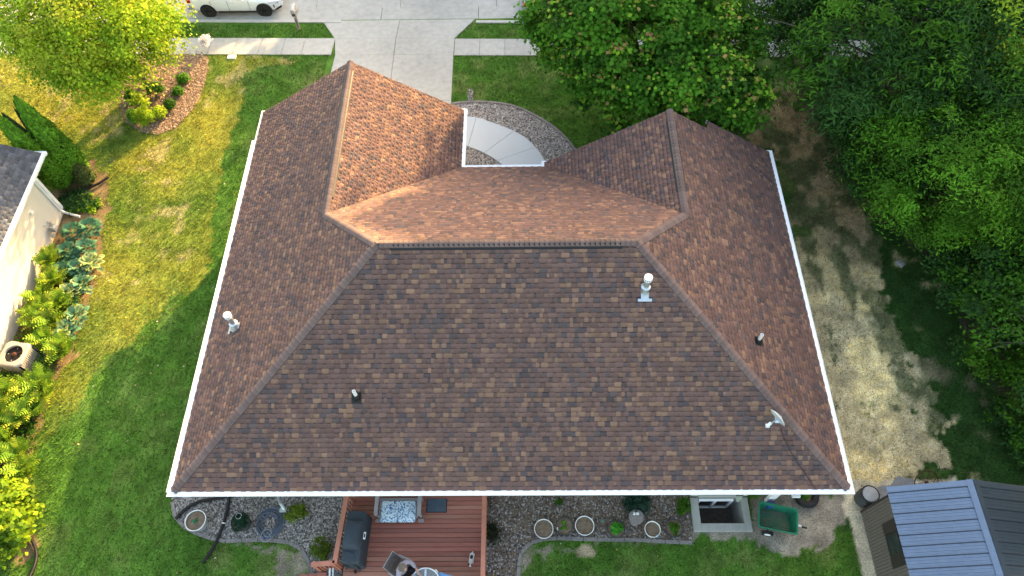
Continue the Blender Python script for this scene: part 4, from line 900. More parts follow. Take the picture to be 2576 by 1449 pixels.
# arborvitae: three tight spires
def spire(loc, lean, H, R, label, cols=GD):
    t = thing('arborvitae', label, 'tree', loc, 0, 'tall narrow arborvitae beside the grey roofed house'); n = int(9500*R*H/2.6)
    h = rng.random(n)**.85; a = rng.uniform(0, 6.283, n); prof = R*np.interp(h, [0,.08,.3,.6,.85,1], [.55,.85,1,.72,.36,.03])
    w = .72+.5*(fbm(a*2.6+5, h*16, 1.4, 3)); rr = prof*w*rng.uniform(.86,1.06,n)
    P = np.stack([rr*np.cos(a)+lean[0]*h*h, rr*np.sin(a)+lean[1]*h*h, h*H], -1); N = np.stack([np.cos(a), np.sin(a), np.full(n,.55)], -1)+rng.normal(0, .35, (n,3))
    col = np.array(cols)[rng.integers(0, len(cols), n)]*(.7+.6*fbm(a*3, h*14, 1.5, 2))[:,None]*rng.uniform(.8,1.25,(n,1))
    V, F, C = leaf_faces(P, N, .10, col, asp=.7); link('foliage', np_mesh('foliage', V, F, C, 'leafd'), t)
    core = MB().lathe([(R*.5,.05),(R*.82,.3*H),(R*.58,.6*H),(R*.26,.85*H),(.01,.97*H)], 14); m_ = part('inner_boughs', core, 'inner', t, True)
    part('trunk', MB().tube([(0,0,-.1),(0,0,H*.5)], [.08,.04], 8), 'bark', t); return t
AV = [(.11,.27,.022),(.14,.32,.026),(.08,.21,.02)]
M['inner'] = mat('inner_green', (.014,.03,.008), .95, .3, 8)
spire(at(200,440), (.0,.0), 4.6, .62, 'arborvitae with the tallest narrow top, nearest the lawn', AV)
spire(at(160,462), (-.1,-.2), 4.4, .60, 'broad arborvitae touching the neighbour roof corner', AV)
spire(at(168,430), (.0,.25), 3.9, .36, 'slim arborvitae wedged behind the other two', AV)
spire(at(222,455), (0,0), 1.15, .42, 'short stubby arborvitae with a browned top at the bed edge', [(.09,.10,.03),(.07,.11,.03)])
# front bed plants
for (px,py,rx,h,cols,lb,sz,asp) in ((375,308,.35,.5,GY,'clump of arching yellow green grass at the tip of the mulch bed',.28,.09),(345,305,.25,.4,GL,'small grassy clump at the edge of the mulch bed',.24,.1),(362,275,.42,.55,GY,'rounded yellow shrub in the middle of the mulch bed',.09,.6),(335,255,.25,.5,G1,'narrow green shrub on the shaded edge of the mulch bed',.1,.6),(452,235,.13,.2,GL,'tiny green plant alone on the wood chips',.1,.6),(430,268,.14,.25,G1,'small dark sprig in the wood chips',.1,.5),(405,292,.28,.35,GY,'low golden plant near the rim of the mulch bed',.1,.6),(465,205,.2,.25,GL,'leafy seedling at the sunny side of the tree',.1,.6),(395,235,.35,.4,G1,'loose green shrub at the foot of the yellow green tree',.1,.5)):
    bush('bed_plant', lb, at(px,py), (rx,rx,h), int(26+rx*60), 34, sz, cols, 'plant', 'plants in the mulch bed under the front tree', asp=asp, crad=.14)

# hostas and ferns by the neighbour's wall
def leafmesh(name, L, Wd_, col, edge=None, mt='leafd'):
    k = 7; vs = []; cs = []
    for i in range(k):
        u = i/(k-1); w = Wd_*math.sin(math.pi*min(1, u*.93+.07))**.8*.5*(1.15-.4*u); z = .28*L*math.sin(u*2.4)
        for s in (-1,0,1): vs.append((u*L, s*w, z-(.12*w if s == 0 else 0))); cs.append(edge if (edge and s) else col)
    fs = [(i*3+j, i*3+3+j, i*3+4+j, i*3+1+j) for i in range(k-1) for j in range(2)]
    me = MB().add(vs, fs).mesh(name, mt); me.polygons.foreach_set('use_smooth', [True]*len(fs)); colour(me, np.array(cs)); return me
HM = [leafmesh('leaf', .24, .21, (.08,.21,.12)), leafmesh('leaf', .22, .19, (.12,.27,.15)), leafmesh('leaf', .25, .20, (.11,.25,.12), (.55,.58,.22))]
def hosta(px, py, label, n=22, s=1.0, var=(0,1)):
    c = at(px, py); t = thing('hosta', label, 'plant', (c.x,c.y,0), 0, 'hostas in the bed beside the cream wall')
    for i in range(n):
        ring = i/n; a = i*2.4+random.uniform(-.3,.3); m = HM[random.choice(var)]
        o = link('leaf', m, t); r = s*(.03+.24*ring); o.location = (r*math.cos(a), r*math.sin(a), s*(.34-.22*ring))
        o.rotation_euler = (random.uniform(-.2,.2), .1-(.5-.75*ring), a); q = s*random.uniform(.85,1.15); o.scale = (q,q,q)
    return t
for (px,py,lb,v) in ((232,580,'blue green hosta nearest the white downspout end',(0,1)),(190,590,'blue green hosta close under the downspout',(0,1)),(222,632,'wide blue hosta below the downspout, lawn side',(0,1)),(178,640,'blue hosta against the cream wall',(0,)),(205,682,'blue hosta in the densest part of the clump',(0,1)),(235,670,'hosta with cream edged leaves hanging over the bed edge',(2,)),(165,690,'dark blue hosta above the ferns',(0,)),(212,722,'pale edged hosta spilling onto the lawn edge',(2,1)),(175,835,'hosta with two large pale leaves beside the condenser ferns',(1,2)),(200,800,'blue green hosta low in the fern patch',(1,2)),(160,858,'hosta nearest the condenser on the lawn side',(1,0)),(180,745,'mixed green hosta among the upper ferns',(1,2))):
    hosta(px, py, lb, 40, 1.15, v)
def frondmesh(L, col, tipc):
    vs = []; fs = []; cs = []; k = 11
    for i in range(k):
        u = (i+.5)/k; w = L*.26*math.sin(math.pi*(u*.86+.12))**.9; z = .5*L*math.sin(u*2.2)-.15*L*u; x0 = u*L*.92
        for s in (-1,1):
            b = len(vs); vs += [(x0,0,z),(x0+L*.07,0,z+.005),(x0+L*.10,s*w,z-.03*L),(x0+L*.04,s*w*.9,z-.03*L)]; fs.append((b,b+1,b+2,b+3) if s > 0 else (b+3,b+2,b+1,b))
            cc = tuple(col[j]*(1-u)+tipc[j]*u for j in range(3)); cs += [cc]*4
    me = MB().add(vs, fs).mesh('frond', 'leaf'); colour(me, np.array(cs)); return me
FM = [frondmesh(.66, (.12,.28,.025), (.22,.36,.04)), frondmesh(.6, (.20,.34,.03), (.40,.46,.06)), frondmesh(.56, (.08,.20,.022), (.13,.28,.03))]
def fern(px, py, label, n=22, s=1.0):
    c = at(px, py); t = thing('fern', label, 'fern', (c.x,c.y,0), random.random()*6, 'ferns in the bed beside the cream wall')
    for i in range(n):
        a = i*2.4; o = link('frond', random.choice(FM), t); q = s*random.uniform(.75,1.15); o.location = (.04*math.cos(a), .04*math.sin(a), .06+.12*random.random())
        o.rotation_euler = (random.uniform(-.25,.25), -.35-random.random()*.5, a); o.scale = (q,q,q)
FL = ((140,670,'fern tucked between the wall and the blue hostas'),(150,720,'fern just below the dark blue hosta'),(120,760,'fern against the cream wall, midway down'),(165,775,'yellow green fern in the middle of the patch'),(110,800,'fern by the wall above the condenser'),(145,820,'tall bright fern near the low hostas'),(112,822,'fern leaning toward the condenser'),(130,870,'dark fern beside the condenser'),(170,890,'small fern at the lawn edge by the condenser'),(125,972,'bright fern just below the condenser'),(75,1000,'fern under the condenser against the wall'),(95,990,'large yellow fern with pale fronds'),(40,1000,'fern at the frame edge below the condenser'),(125,1000,'sunlit fern overhanging the lawn'),(20,1060,'fern near the frame edge, lower patch'),(70,1060,'yellow fern in the lower patch'),(100,1040,'small fern by the mulch strip'),(30,1120,'fern above the golden shrub'),(60,1150,'drooping fern above the golden shrub'),(-20,1090,'fern cut by the frame edge'),(10,1000,'fern behind the condenser at the frame edge'),(80,1190,'thin fern at the narrow end of the bed'))
for px,py,lb in FL: fern(px,py,lb,34,1.22)
bush('golden_shrub', 'large golden green shrub at the lower corner of the side bed', at(30,1320), (.95,1.2,1.1), 260, 50, .15, [(.22,.34,.02),(.30,.40,.03),(.16,.28,.02),(.10,.2,.02)], asp=.8, crad=.3)
bush('golden_shrub', 'smaller golden shrub cut off beside the black drain pipe', at(-60,1260), (.8,.8,1.1), 70, 45, .15, [(.22,.34,.02),(.30,.40,.03)], asp=.8, crad=.3)
bush('ground_cover', 'dark creeping ground cover between wall corner and arborvitae', at(190,505), (.75,.6,.14), 60, 40, .09, GD, 'plant', crad=.18, mt='leafd')
bush('ground_cover', 'low weedy plants between the drain pipe and the downspout', at(225,515), (.5,.5,.1), 30, 30, .09, G1+GY[:1], 'plant', crad=.16)
bush('yellow_shrub', 'small yellow green spirea in the gravel beside the hose', at(748,1293), (.33,.27,.3), 36, 32, .06, [(.12,.19,.02),(.15,.22,.025)], 'bush', crad=.1)
bush('yellow_shrub', 'small yellow green spirea at the outside of the deck railing', at(812,1382), (.28,.33,.3), 36, 32, .06, [(.12,.19,.02),(.10,.17,.02)], 'bush', crad=.1)
bush('juniper_shrub', 'dark blue green juniper behind the stone pedestal', at(1602,1272), (.42,.36,.45), 60, 40, .09, [(.02,.06,.04),(.03,.075,.05)], 'bush', asp=.25, crad=.13, mt='leafd')
bush('bed_weed', 'low green plant at the bed end by the window well', at(1715,1272), (.22,.25,.18), 20, 26, .09, G1, 'plant', crad=.1)
bush('bed_weed', 'dark dried plant beside the deck in the rock bed', at(1240,1340), (.28,.3,.2), 26, 28, .06, [(.03,.04,.02)], 'plant', crad=.12, mt='leafd')
bush('bed_weed', 'small sprout in the rock bed just below the gutter by the deck', at(1405,1262), (.12,.07,.1), 8, 20, .06, G1, 'plant', crad=.06)

nx0 = -8.85
BP = pp([(150,640),(222,700),(212,760),(180,860),(130,945),(108,1040),(75,1150),(60,1210),(-60,1250),(-150,1000),(60,850),(118,720)])
n = 30000; x = rng.uniform(-14, -5, n); y = rng.uniform(0, 11, n); kp = inpoly(x+(fbm(x,y,3)-.5)*.5, y, BP) & (x > nx0); x, y = x[kp], y[kp]; n = len(x)
P = np.stack([x, y, rng.uniform(0, .34, n)], -1); N = rng.normal(0, .4, (n,3))+np.array([0,0,1]); col = np.array(G1+GL+GD[:2])[rng.integers(0, 9, n)]*rng.uniform(.7,1.3,(n,1))
V, F, C = leaf_faces(P, N, .12, col, asp=.55); prop(link('bed_foliage', np_mesh('bed_foliage', V, F, C, 'leaf')), 'dense low leaves filling the bed between the ferns', 'foliage', None, 'stuff')

# ------------------------------------------------------------------ pots
def pot(px, py, R, H, label, wall='grey', rim='white', plant=None, z=0.0):
    c = at(px, py, H); t = thing('flower_pot', label, 'plant pot', (c.x,c.y,z), random.random(), 'round pots set out behind the house')
    part('pot_body', MB().lathe([(R*.78,0),(R*.97,H-.02),(R*.94,H-.02),(R*.93,H-.06),(.001,H-.06)], 28), wall, t, True)
    part('rim', MB().lathe([(R*.94,H-.03),(R*1.02,H-.03),(R*1.02,H),(R*.955,H),(R*.94,H-.03)], 28, (0,0,0), .008), rim, t, True)
    part('potting_soil', MB().lathe([(R*.945,H-.055),(R*.5,H-.04),(.001,H-.035)], 20, (0,0,0), .02), 'soil', t, True)
    if plant:
        cols, sz, n, rr, hh, asp = plant; me, cc = crown_mesh('plant', (0,0,H-.05+hh*.4), (rr,rr,hh), n, 22, sz, cols, crad=.07, low=-.1, shell=.1, asp=asp, mt='leafd'); link('plant', me, t)
    return t
pot(1368,1330,.30,.34,'white rimmed soil filled pot, first after the bed corner', 'grey','pvc')
pot(1420,1323,.285,.30,'dark pot with few sprouts and a white tag','barrel','barrel', (GL,.05,6,.14,.05,.7))
pot(1471,1322,.30,.36,'white rimmed pot of bare soil, third in the row','grey','pvc')
pot(1550,1330,.285,.32,'dark pot full of bright green heart shaped leaves','barrel','barrel', ([(.05,.30,.03),(.06,.36,.04)],.085,22,.17,.06,.95))
pot(1642,1331,.25,.30,'small white pot with thick rim and dark soil','pvc','pvc')
pot(1697,1328,.285,.34,'black pot with low green weeds, beside the window well','barrel','barrel', (G1,.06,22,.18,.06,.6))
pot(491,1309,.33,.42,'grey tub with white rim and one seedling near the house corner','grey','pvc', ([(.06,.20,.10)],.06,5,.07,.07,.4))
pot(604,1312,.30,.40,'black tub filled with a round dark green plant','barrel','barrel', ([(.018,.055,.03),(.025,.07,.04)],.08,60,.27,.16,.5))
prop(part('plant_tag', MB().box(-.02,.02,-.06,.04,0,.006), 'label', None, loc=at(1402,1330,.27)), 'white plastic plant tag lying in the dark second pot', 'plant tag')
prop(part('plant_tag', MB().box(-.03,.03,-.04,.04,0,.006), 'phone', None, loc=at(1653,1349,.27)), 'pale blue plant tag in the small white pot', 'plant tag')
prop(part('plant_hoop', MB().tube([(.09*math.cos(a),.09*math.sin(a),0) for a in np.linspace(0,6.0,18)], .006, 5), 'galv', None, loc=at(600,1298,.66)), 'thin wire ring resting on the round dark green plant', 'wire ring')
c = at(1601,1300,.5); t = thing('stone_pedestal', 'round grey stone pedestal with two pale shells on top', 'pedestal', (c.x,c.y,0))
part('column', MB().lathe([(.17,0),(.12,.06),(.11,.42),(.2,.46)], 24), 'block', t, True); part('top', MB().lathe([(.2,.45),(.235,.46),(.235,.50),(.20,.505),(.001,.495)], 28), 'block', t, True)
for s in (-1,1): prop(part('shell', MB().lathe([(.001,0),(.055,.01),(.05,.035),(.001,.055)], 10, (0,0,0), .1), 'label', None, loc=(c.x+s*.055-.01,c.y+.1,.50)), ('pale shell ornament nearer the deck on the stone pedestal','pale shell ornament nearer the window well on the stone pedestal')[s > 0], 'ornament')
prop(part('garden_ornament', MB().lathe([(.001,0),(.05,.01),(.001,.03)], 6, (0,0,0), .5).box(-.09,.09,-.015,.015,.0,.02), mat('teal_paint', (.08,.22,.18), .5), None, loc=at(1515,1309,.03)), 'small teal dragonfly ornament lying between two pots', 'ornament')
prop(part('garden_stake', MB().tube([(-.08,0,.02),(.08,.03,.02)], .012, 6), mat('faded_red_paint', (.25,.05,.06), .5), None, loc=at(1518,1294,0)), 'faded red stick lying near the teal ornament', 'stake')

# hose coil
c = at(680,1316); t = thing('garden_hose', 'coiled dark blue grey garden hose on the gravel', 'hose', (c.x,c.y,0))
pts = []; turns = 15
for i in range(turns*26+1):
    a = i/26*2*math.pi; k_ = i/26; r = .36+.085*math.sin(k_*1.9)+.03*math.sin(a*.37); pts.append((r*.98*math.cos(a)+.03*math.sin(k_*2.7), r*1.02*math.sin(a)+.03*math.cos(k_*1.7)+.0, .012+.006*(i/26)))
part('hose_coil', MB().tube(pts, .0105, 6), 'hose', t, True)
pts = [(.17*math.cos(a)-.02, .17*math.sin(a)*1.15-.42, .12+.01*math.sin(3*a)) for a in np.linspace(.3, 6.0, 34)]+[(.0,-.30,.11),(-.1,-.50,.05)]
part('loose_loop', MB().tube(pts, .0105, 6).tube([(.12*math.cos(a)-.0, .12*math.sin(a)*1.3-.3, .11) for a in np.linspace(0,6.28,24)], .0105, 6, closed=True), 'grey', t, True)
part('nozzle', MB().tube([(-.12,-.50,.05),(-.06,-.47,.06)], [.03,.022], 8), 'blue', t)
# corrugated drain pipes
def pipe(pts, r, label, name='drain_pipe', group='black corrugated drain pipes', parts=()):
    C_ = curve([Vector(p) for p in pts], 14); t = thing(name, label, 'pipe', C_[0], 0, group)
    P = [p-C_[0] for p in C_]; L = []; 
    tot = sum((P[i+1]-P[i]).length for i in range(len(P)-1)); m = int(tot/.016); cum = [0]
    for i in range(len(P)-1): cum.append(cum[-1]+(P[i+1]-P[i]).length)
    q = []; rr = []
    for k_ in range(m+1):
        s = tot*k_/m; i = max(0, min(len(P)-2, int(np.searchsorted(cum, s)-1))); f = (s-cum[i])/max(1e-6, cum[i+1]-cum[i]); q.append(P[i].lerp(P[i+1], f)); rr.append(r*(1 if k_ % 2 else .9))
    part('pipe_body', MB().tube(q, rr, 10, cap=False).tube([q[-2], q[-1]], r*.8, 10), 'blackp', t)
    for s in parts:
        i = int(s*(len(q)-3)); part('coupling', MB().tube([q[i], q[i+1], q[i+2]], r*1.12, 12), 'pvc', t)
    return t
rp = .055
Z1 = lambda *a: [at(x, y, rp) for x, y in a]
pipe([at(576,1235,rp)]+Z1((575,1262),(567,1300),(552,1345),(532,1385),(510,1416)), rp, 'black drain pipe lying across the gravel edge onto the lawn, with white band', parts=(.08,.45))
pipe(Z1((590,1245),(540,1254),(500,1262),(465,1282),(442,1305)), rp, 'black drain pipe curving along the house corner toward the lawn')
pipe(Z1((110,512),(160,500),(205,480),(245,463),(272,445)), rp*1.05, 'black drain pipe under the arborvitae in the side bed')
pipe(Z1((76,1350),(88,1375),(92,1400),(86,1425),(72,1460),(60,1500)), rp, 'grey black drain pipe emerging from the golden shrub')
prop(part('splash_elbow', MB().tube([(0,.2,.9),(0,-.05,.3),(.12,-.2,.12)], .05, 8).box(-.04,.18,-.3,-.16,.05,.13), 'galv', None, loc=(2.28,.42,0)), 'pale downspout elbow under the eave above the drain pipe', 'downspout')

# window well
t = thing('window_well', 'square concrete window well with basement window beside the green cart', 'window well', (0,0,0))
x0, x1, y0, y1 = 15.68, 17.56, -.52, .55; w = .26
for nm, b in (('well_wall',(x0,x0+w,y0,y1)),('well_wall',(x1-w+.04,x1,y0,y1)),('well_wall',(x0+w,x1-w+.04,y0,y0+.25))): part(nm, MB().bbox(*b,-1.3,.10,.012), 'oldconc', t)
part('well_floor', MB().box(x0+w,x1-w+.04,y0+.25,y1,-1.25,-1.2), 'bedsoil', t); part('house_foundation', MB().box(x0+w,x1-w+.04,y1-.0,y1+.1,-1.3,.3), 'oldconc', t)
wn = part('window', MB().box(x0+w+.08,x1-w-.25,y1-.06,y1-.04,-.85,.0), 'glass', t)
fr_ = MB(); xa, xb = x0+w+.03, x1-w-.2; fr_.box(xa,xb,y1-.1,y1-.03,0,.07).box(xa,xb,y1-.1,y1-.03,-.92,-.85).box(xa,xa+.06,y1-.1,y1-.03,-.85,0).box(xb-.06,xb,y1-.1,y1-.03,-.85,0).box((xa+xb)/2-.04,(xa+xb)/2+.04,y1-.1,y1-.03,-.85,0)
part('frame', fr_, 'white', wn)
# green cart
c = (at(1912,1262,.55)+at(2005,1290,.55)+at(2000,1343,.55)+at(1910,1320,.55))/4; t = thing('garden_cart', 'green plastic garden dump cart with ribbed dirty bed', 'cart', (c.x,c.y,0), math.radians(-12))
Lx, Ly = .60, .40
tub = loftbox([rrect(-Lx+.1,Lx-.12,-Ly+.09,Ly-.09,.26,.05), rrect(-Lx,Lx,-Ly,Ly,.58,.07), rrect(-Lx-.02,Lx+.02,-Ly-.02,Ly+.02,.585,.08), rrect(-Lx-.02,Lx+.02,-Ly-.02,Ly+.02,.60,.08), rrect(-Lx+.03,Lx-.03,-Ly+.03,Ly-.03,.60,.06), rrect(-Lx+.13,Lx-.15,-Ly+.11,Ly-.11,.29,.05)])
tub.f.pop(); tub.f.append(tuple(range(5*20,6*20))); part('tub', tub, 'green', t)
bedm = part('tub_bed', MB().box(-Lx+.13,Lx-.15,-Ly+.11,Ly-.11,.285,.294), 'dirtgreen', t)
for i in range(8): yy = -Ly+.14+i*.073; part('rib', MB().bbox(-Lx+.14,Lx-.18,yy-.008,yy+.008,.294,.308,.003), 'dirtgreen' if i < 6 else 'bedsoil', t)
part('axle', MB().tube([(-.2,-Ly-.02,.18),(-.2,Ly+.02,.18)], .015), 'rubber', t); part('chassis', MB().box(-.35,.5,-.1,.1,.18,.25), 'blackp', t)
for s in (-1,1):
    o = part('wheel', MB().tube([(-.2,s*(Ly+.04)-.045,.18),(-.2,s*(Ly+.04)+.045,.18)], .18, 22), 'rubber', t); part('rim', MB().tube([(-.2,s*(Ly+.04)-.05,.18),(-.2,s*(Ly+.04)+.05,.18)], .10, 16), 'white', o)
part('handle', MB().tube([(.5,-.02,.25),(.72,-.04,.30),(.98,-.05,.30)], .03, 8), 'blackp', t); part('handle_label', MB().box(.64,.80,-.07,.0,.32,.345), 'label', t)
# tyre planter
c = at(2028,1247,.1); t = thing('tire_planter', 'old black tyre lying flat half under the eave', 'tyre', (c.x,c.y,0)); ring = [(.30*math.cos(a),.30*math.sin(a),.11) for a in np.linspace(0,6.283,33)[:-1]]
part('tire', MB().tube(ring, .11, 12, closed=True), 'rubber', t, True); me, cc = crown_mesh('sprouts', (0,-.05,.12), (.14,.12,.1), 10, 14, .08, GL, crad=.06); link('sprouts', me, t)
part('soil_fill', MB().lathe([(.24,.04),(.001,.09)], 16), 'soil', t)
prop(part('utility_box', MB().bbox(-.13,.13,-.09,.09,0,.5,.02), 'blue', None, loc=(18.15,.22,0)), 'dark blue box against the wall behind the cart', 'box')

# ------------------------------------------------------------------ shed
sx0, sx1, sy1, sy0 = 21.18, 25.15, .20, -6.5; zr, ze = 3.05, 2.28; xr = 23.2
shed = thing('garden_shed', 'brown shed with blue grey ribbed steel roof behind the house corner', 'shed')
part('wall', MB().box(sx0+.02,sx1-.1,sy0+.1,sy1-.12,0,ze-.04), 'taupe', shed)
yy = sy1-.12; pm = MB(); 
prof = [(0,0),(.02,.018),(.05,.018),(.07,0),(.0953,0)]
me = MB(); vs = []
for a, b in prof: vs += [(-b,-a,0),(-b,-a,ze-.04)]
me.add(vs, [(2*i,2*i+2,2*i+3,2*i+1) for i in range(len(prof)-1)]); rm = me.mesh('siding_rib','taupe')
while yy > -4.6:
    if not (-1.72 < yy-.05 < -.75): link('siding_rib', rm, shed, (sx0+.016,yy,0))
    else: 
        o = link('siding_rib', rm, shed, (sx0+.016,yy,0)); o.scale = (1,1,.54)
    yy -= .0953
part('corner_trim', MB().box(sx0-.02,sx0+.05,sy1-.14,sy1-.08,0,ze+.02), 'trim', shed)
part('eave_trim', MB().box(sx0-.06,sx0+.0,sy0,sy1,ze-.05,ze+.02), 'trim', shed)
part('gable_wall', MB().add([(sx0,sy1-.13,ze-.05),(sx1-.1,sy1-.13,ze-.05),(xr,sy1-.13,zr-.05)], [(0,1,2)]), 'taupe', shed)
wn = part('window', MB().box(sx0-.01,sx0+.012,-1.50,-.96,1.3,1.98), 'glass', shed)
part('frame', MB().box(sx0-.03,sx0+.01,-1.54,-.92,1.98,2.03).box(sx0-.03,sx0+.01,-1.54,-.92,1.25,1.3).box(sx0-.03,sx0+.01,-1.54,-1.5,1.3,1.98).box(sx0-.03,sx0+.01,-.96,-.92,1.3,1.98).box(sx0-.025,sx0+.01,-1.5,-.96,1.62,1.65), 'trim', wn)
for ya in (-1.86,-.90): part('shutter', MB().bbox(sx0-.025,sx0+.014,ya,ya+.32,1.22,2.06,.004), 'trim', shed)
def metal_side(xe, zee, sgn):
    d = Vector((xr-xe,0,zr-zee)); L = d.length; d.normalize(); nn = Vector((-d.z,0,d.x)) if sgn > 0 else Vector((d.z,0,-d.x)); nn = nn if nn.z > 0 else -nn
    pw = .305; prof = [(0,0),(.014,.034),(.036,.034),(.050,0),(.115,0),(.121,.012),(.137,.012),(.143,0),(.205,0),(.211,.012),(.227,.012),(.233,0),(.303,0)]
    vs = []
    for a, b in prof:
        for t_ in (0, L): p = Vector((xe,-a,zee))+d*t_+nn*b; vs.append(p)
    fs = [(2*i,2*i+2,2*i+3,2*i+1) if sgn < 0 else (2*i,2*i+1,2*i+3,2*i+2) for i in range(len(prof)-1)]
    me = MB().add(vs, fs).mesh('roof_panel','steel'); y = sy1-.05
    sm = MB()
    for t_ in (.12, L*.36, L*.66, L-.2): q = Vector((xe,-.075,zee))+d*t_+nn*.004; sm.lathe([(.008,0),(.006,.006),(.001,.008)], 6, q)
    sme = sm.mesh('screws','trim')
    q0 = [Vector((xe,yy_,zee))+d*t_+nn*.0035 for t_ in (0,L) for yy_ in (-.052,-.066)]; rib_shade = MB().add(q0, [(0,1,3,2)]).mesh('rib_shade_strip','trim')  # dark strip beside each major rib stands in for the rib's shade
    while y > -4.6: o = link('roof_panel', me, shed, (0,y,0)); link('screws', sme, o); link('rib_shade_strip', rib_shade, o); y -= pw
metal_side(sx0-.12, ze, 1); metal_side(sx1+.05, ze, -1)
def slopebox(x0,z0,x1,z1,ya,yb,h0,h1,nm,mt='steel'):
    d = Vector((x1-x0,0,z1-z0)).normalized(); n_ = Vector((-d.z,0,d.x)); n_ = n_ if n_.z > 0 else -n_
    a, b = Vector((x0,0,z0)), Vector((x1,0,z1)); vs = [Vector((p.x,y,p.z))+n_*h for y in (ya,yb) for p, h in ((a,h0),(b,h0),(b,h1),(a,h1))]
    part(nm, MB().add(vs, [(0,1,2,3),(7,6,5,4),(0,4,5,1),(1,5,6,2),(2,6,7,3),(3,7,4,0)]), mt, shed)
slopebox(sx0-.13,ze,xr,zr,sy1-.06,sy1+.08,-.06,.026,'rake_trim'); slopebox(sx1+.06,ze,xr,zr,sy1-.06,sy1+.08,-.06,.026,'rake_trim')
dx = xr-(sx0-.12); k_ = .16
slopebox(xr-k_,zr-k_*(zr-ze)/dx,xr,zr,-4.6,sy1+.09,.024,.034,'ridge_flashing'); dx2 = sx1+.05-xr; slopebox(xr+k_,zr-k_*(zr-ze)/dx2,xr,zr,-4.6,sy1+.09,.024,.034,'ridge_flashing')
# barrel, wheel, pavers
c = at(2190,1243,.7); t = thing('compost_bin', 'charcoal compost barrel with domed grey lid by the shed corner', 'barrel', (c.x,c.y,0))
part('barrel_body', MB().lathe([(.20,0),(.27,.05),(.30,.35),(.27,.66),(.24,.7)], 26), 'barrel', t, True); part('rim', MB().lathe([(.24,.66),(.29,.66),(.29,.70),(.24,.70)], 26), 'blackp', t, True); part('lid', MB().lathe([(.25,.69),(.235,.73),(.14,.76),(.001,.77)], 26), 'grey', t, True)
for k_ in range(3): a = k_*2.1; part('handle', MB().tube([(.30*math.cos(a),.30*math.sin(a),.55),(.36*math.cos(a),.36*math.sin(a),.62),(.29*math.cos(a),.29*math.sin(a),.68)], .012, 6), 'blackp', t)
c = at(2330,1205,.35); t = thing('wagon_wheel', 'rusty iron spoked wheel leaning behind the shed', 'wheel', (c.x,c.y-.1,.0), math.radians(8))
WR = .40; tl = math.radians(38); W3 = lambda a, r, o_=0: (r*math.cos(a), r*math.sin(a)*math.cos(tl)-.0, .30+r*math.sin(a)*math.sin(tl)+o_)
part('rim', MB().tube([W3(a,WR) for a in np.linspace(0,6.283,37)[:-1]], .016, 6, closed=True), 'rust', t, True)
part('hub', MB().tube([W3(0,0,-.05), W3(0,0,.06)], .045, 12), 'rust', t)
for k_ in range(10): a = k_*.628; part('spoke', MB().tube([W3(a,.04), W3(a,WR)], .007, 5), 'rust', t)
c = at(2362,1207,.3); t = thing('wagon_wheel', 'small rusty wheel ring next to the larger one behind the shed', 'wheel', (c.x,c.y-.05,0)); part('rim', MB().tube([(.14*math.cos(a),.10*math.sin(a),.2+.09*math.sin(a)) for a in np.linspace(0,6.283,25)[:-1]], .011, 6, closed=True), 'rust', t, True)
part('spoke', MB().tube([(-.14,0,.2),(.14,0,.2)], .007, 5).tube([(0,-.1,.11),(0,.1,.29)], .007, 5), 'rust', t)
for (P_, lb) in (([(2232,1232),(2258,1198),(2300,1208),(2290,1236)],'grey flagstone just behind the shed roof edge'),([(2200,1232),(2215,1222),(2236,1222),(2240,1240),(2205,1262)],'grey flagstone next to the compost barrel')):
    q = pp(P_); cx = sum(p.x for p in q)/len(q); cy = sum(p.y for p in q)/len(q); prop(part('flagstone', MB().prism([(p.x-cx,p.y-cy) for p in q], -.05, .035), 'paver', None, loc=(cx,cy,0)), lb, 'flagstone', 'flagstones on the sand by the shed')
prop(part('stone_block', MB().bbox(-.16,.16,-.09,.09,-.04,.12,.02), 'paver', None, loc=at(2263,664)), 'single grey stone block lying in the side lawn', 'stone block'); bpy.data.objects['stone_block'].rotation_euler = (0,0,math.radians(-48))
prop(part('rebar_stakes', MB().tube([(0,0,0),(.03,.02,.9)], .012, 5).tube([(.07,-.02,0),(.1,.0,.85)], .012, 5), 'rust', None, loc=at(2222,1262)), 'two rusty rods standing between the barrel and the shed', 'rods')

# ------------------------------------------------------------------ neighbour house
nx_, ze2 = -8.92, 2.85; nb = thing('grey_roofed_house', 'neighbour house with grey shingles and cream siding at the side', 'house')
part('wall', MB().box(-16,nx_,-4,12.62,-.1,ze2-.05), 'siding', nb)
bm_ = MB().add([(0,-16.6,0),(0,0,0),(.0,0,.19),(0,-16.6,.19),(.026,-16.6,0),(.026,0,0),(.003,0,.19),(.003,-16.6,.19)], [(4,5,6,7),(0,4,5,1),(1,5,6,2)]).mesh('siding_board','siding')
for i in range(15): link('siding_board', bm_, nb, (nx_+.002,12.6,.02+i*.188))
part('corner_board', MB().box(nx_-.02,nx_+.03,12.52,12.66,-.05,ze2-.06), 'white', nb)
bk = MB().box(-.1,.1,0,.05,0,.055).mesh('brick','brick')
part('brick_backing', MB().box(-16,nx_-.02,12.63,12.66,-.05,ze2-.1), 'paver', nb)
for r in range(38):
    for k_ in range(4): link('brick', bk, nb, (nx_-.10-.21*k_-(.105 if r % 2 else 0),12.66,.02+r*.068))
P2 = .42; xe = -8.42
rp_ = MB().add([(xe-.02,-4,ze2),(xe-.02,13.2,ze2),(xe-6,13.2,ze2+6*P2),(xe-6,-4,ze2+6*P2)], [(0,1,2,3)]); nroof = part('roof', rp_, 'deckfelt', nb)
tv = []; tf = []; tc = []; sc2 = math.sqrt(1+P2*P2); dt = .143/sc2; GR = [(.095,.10,.112),(.08,.085,.098),(.11,.115,.128),(.07,.075,.085),(.10,.10,.108)]
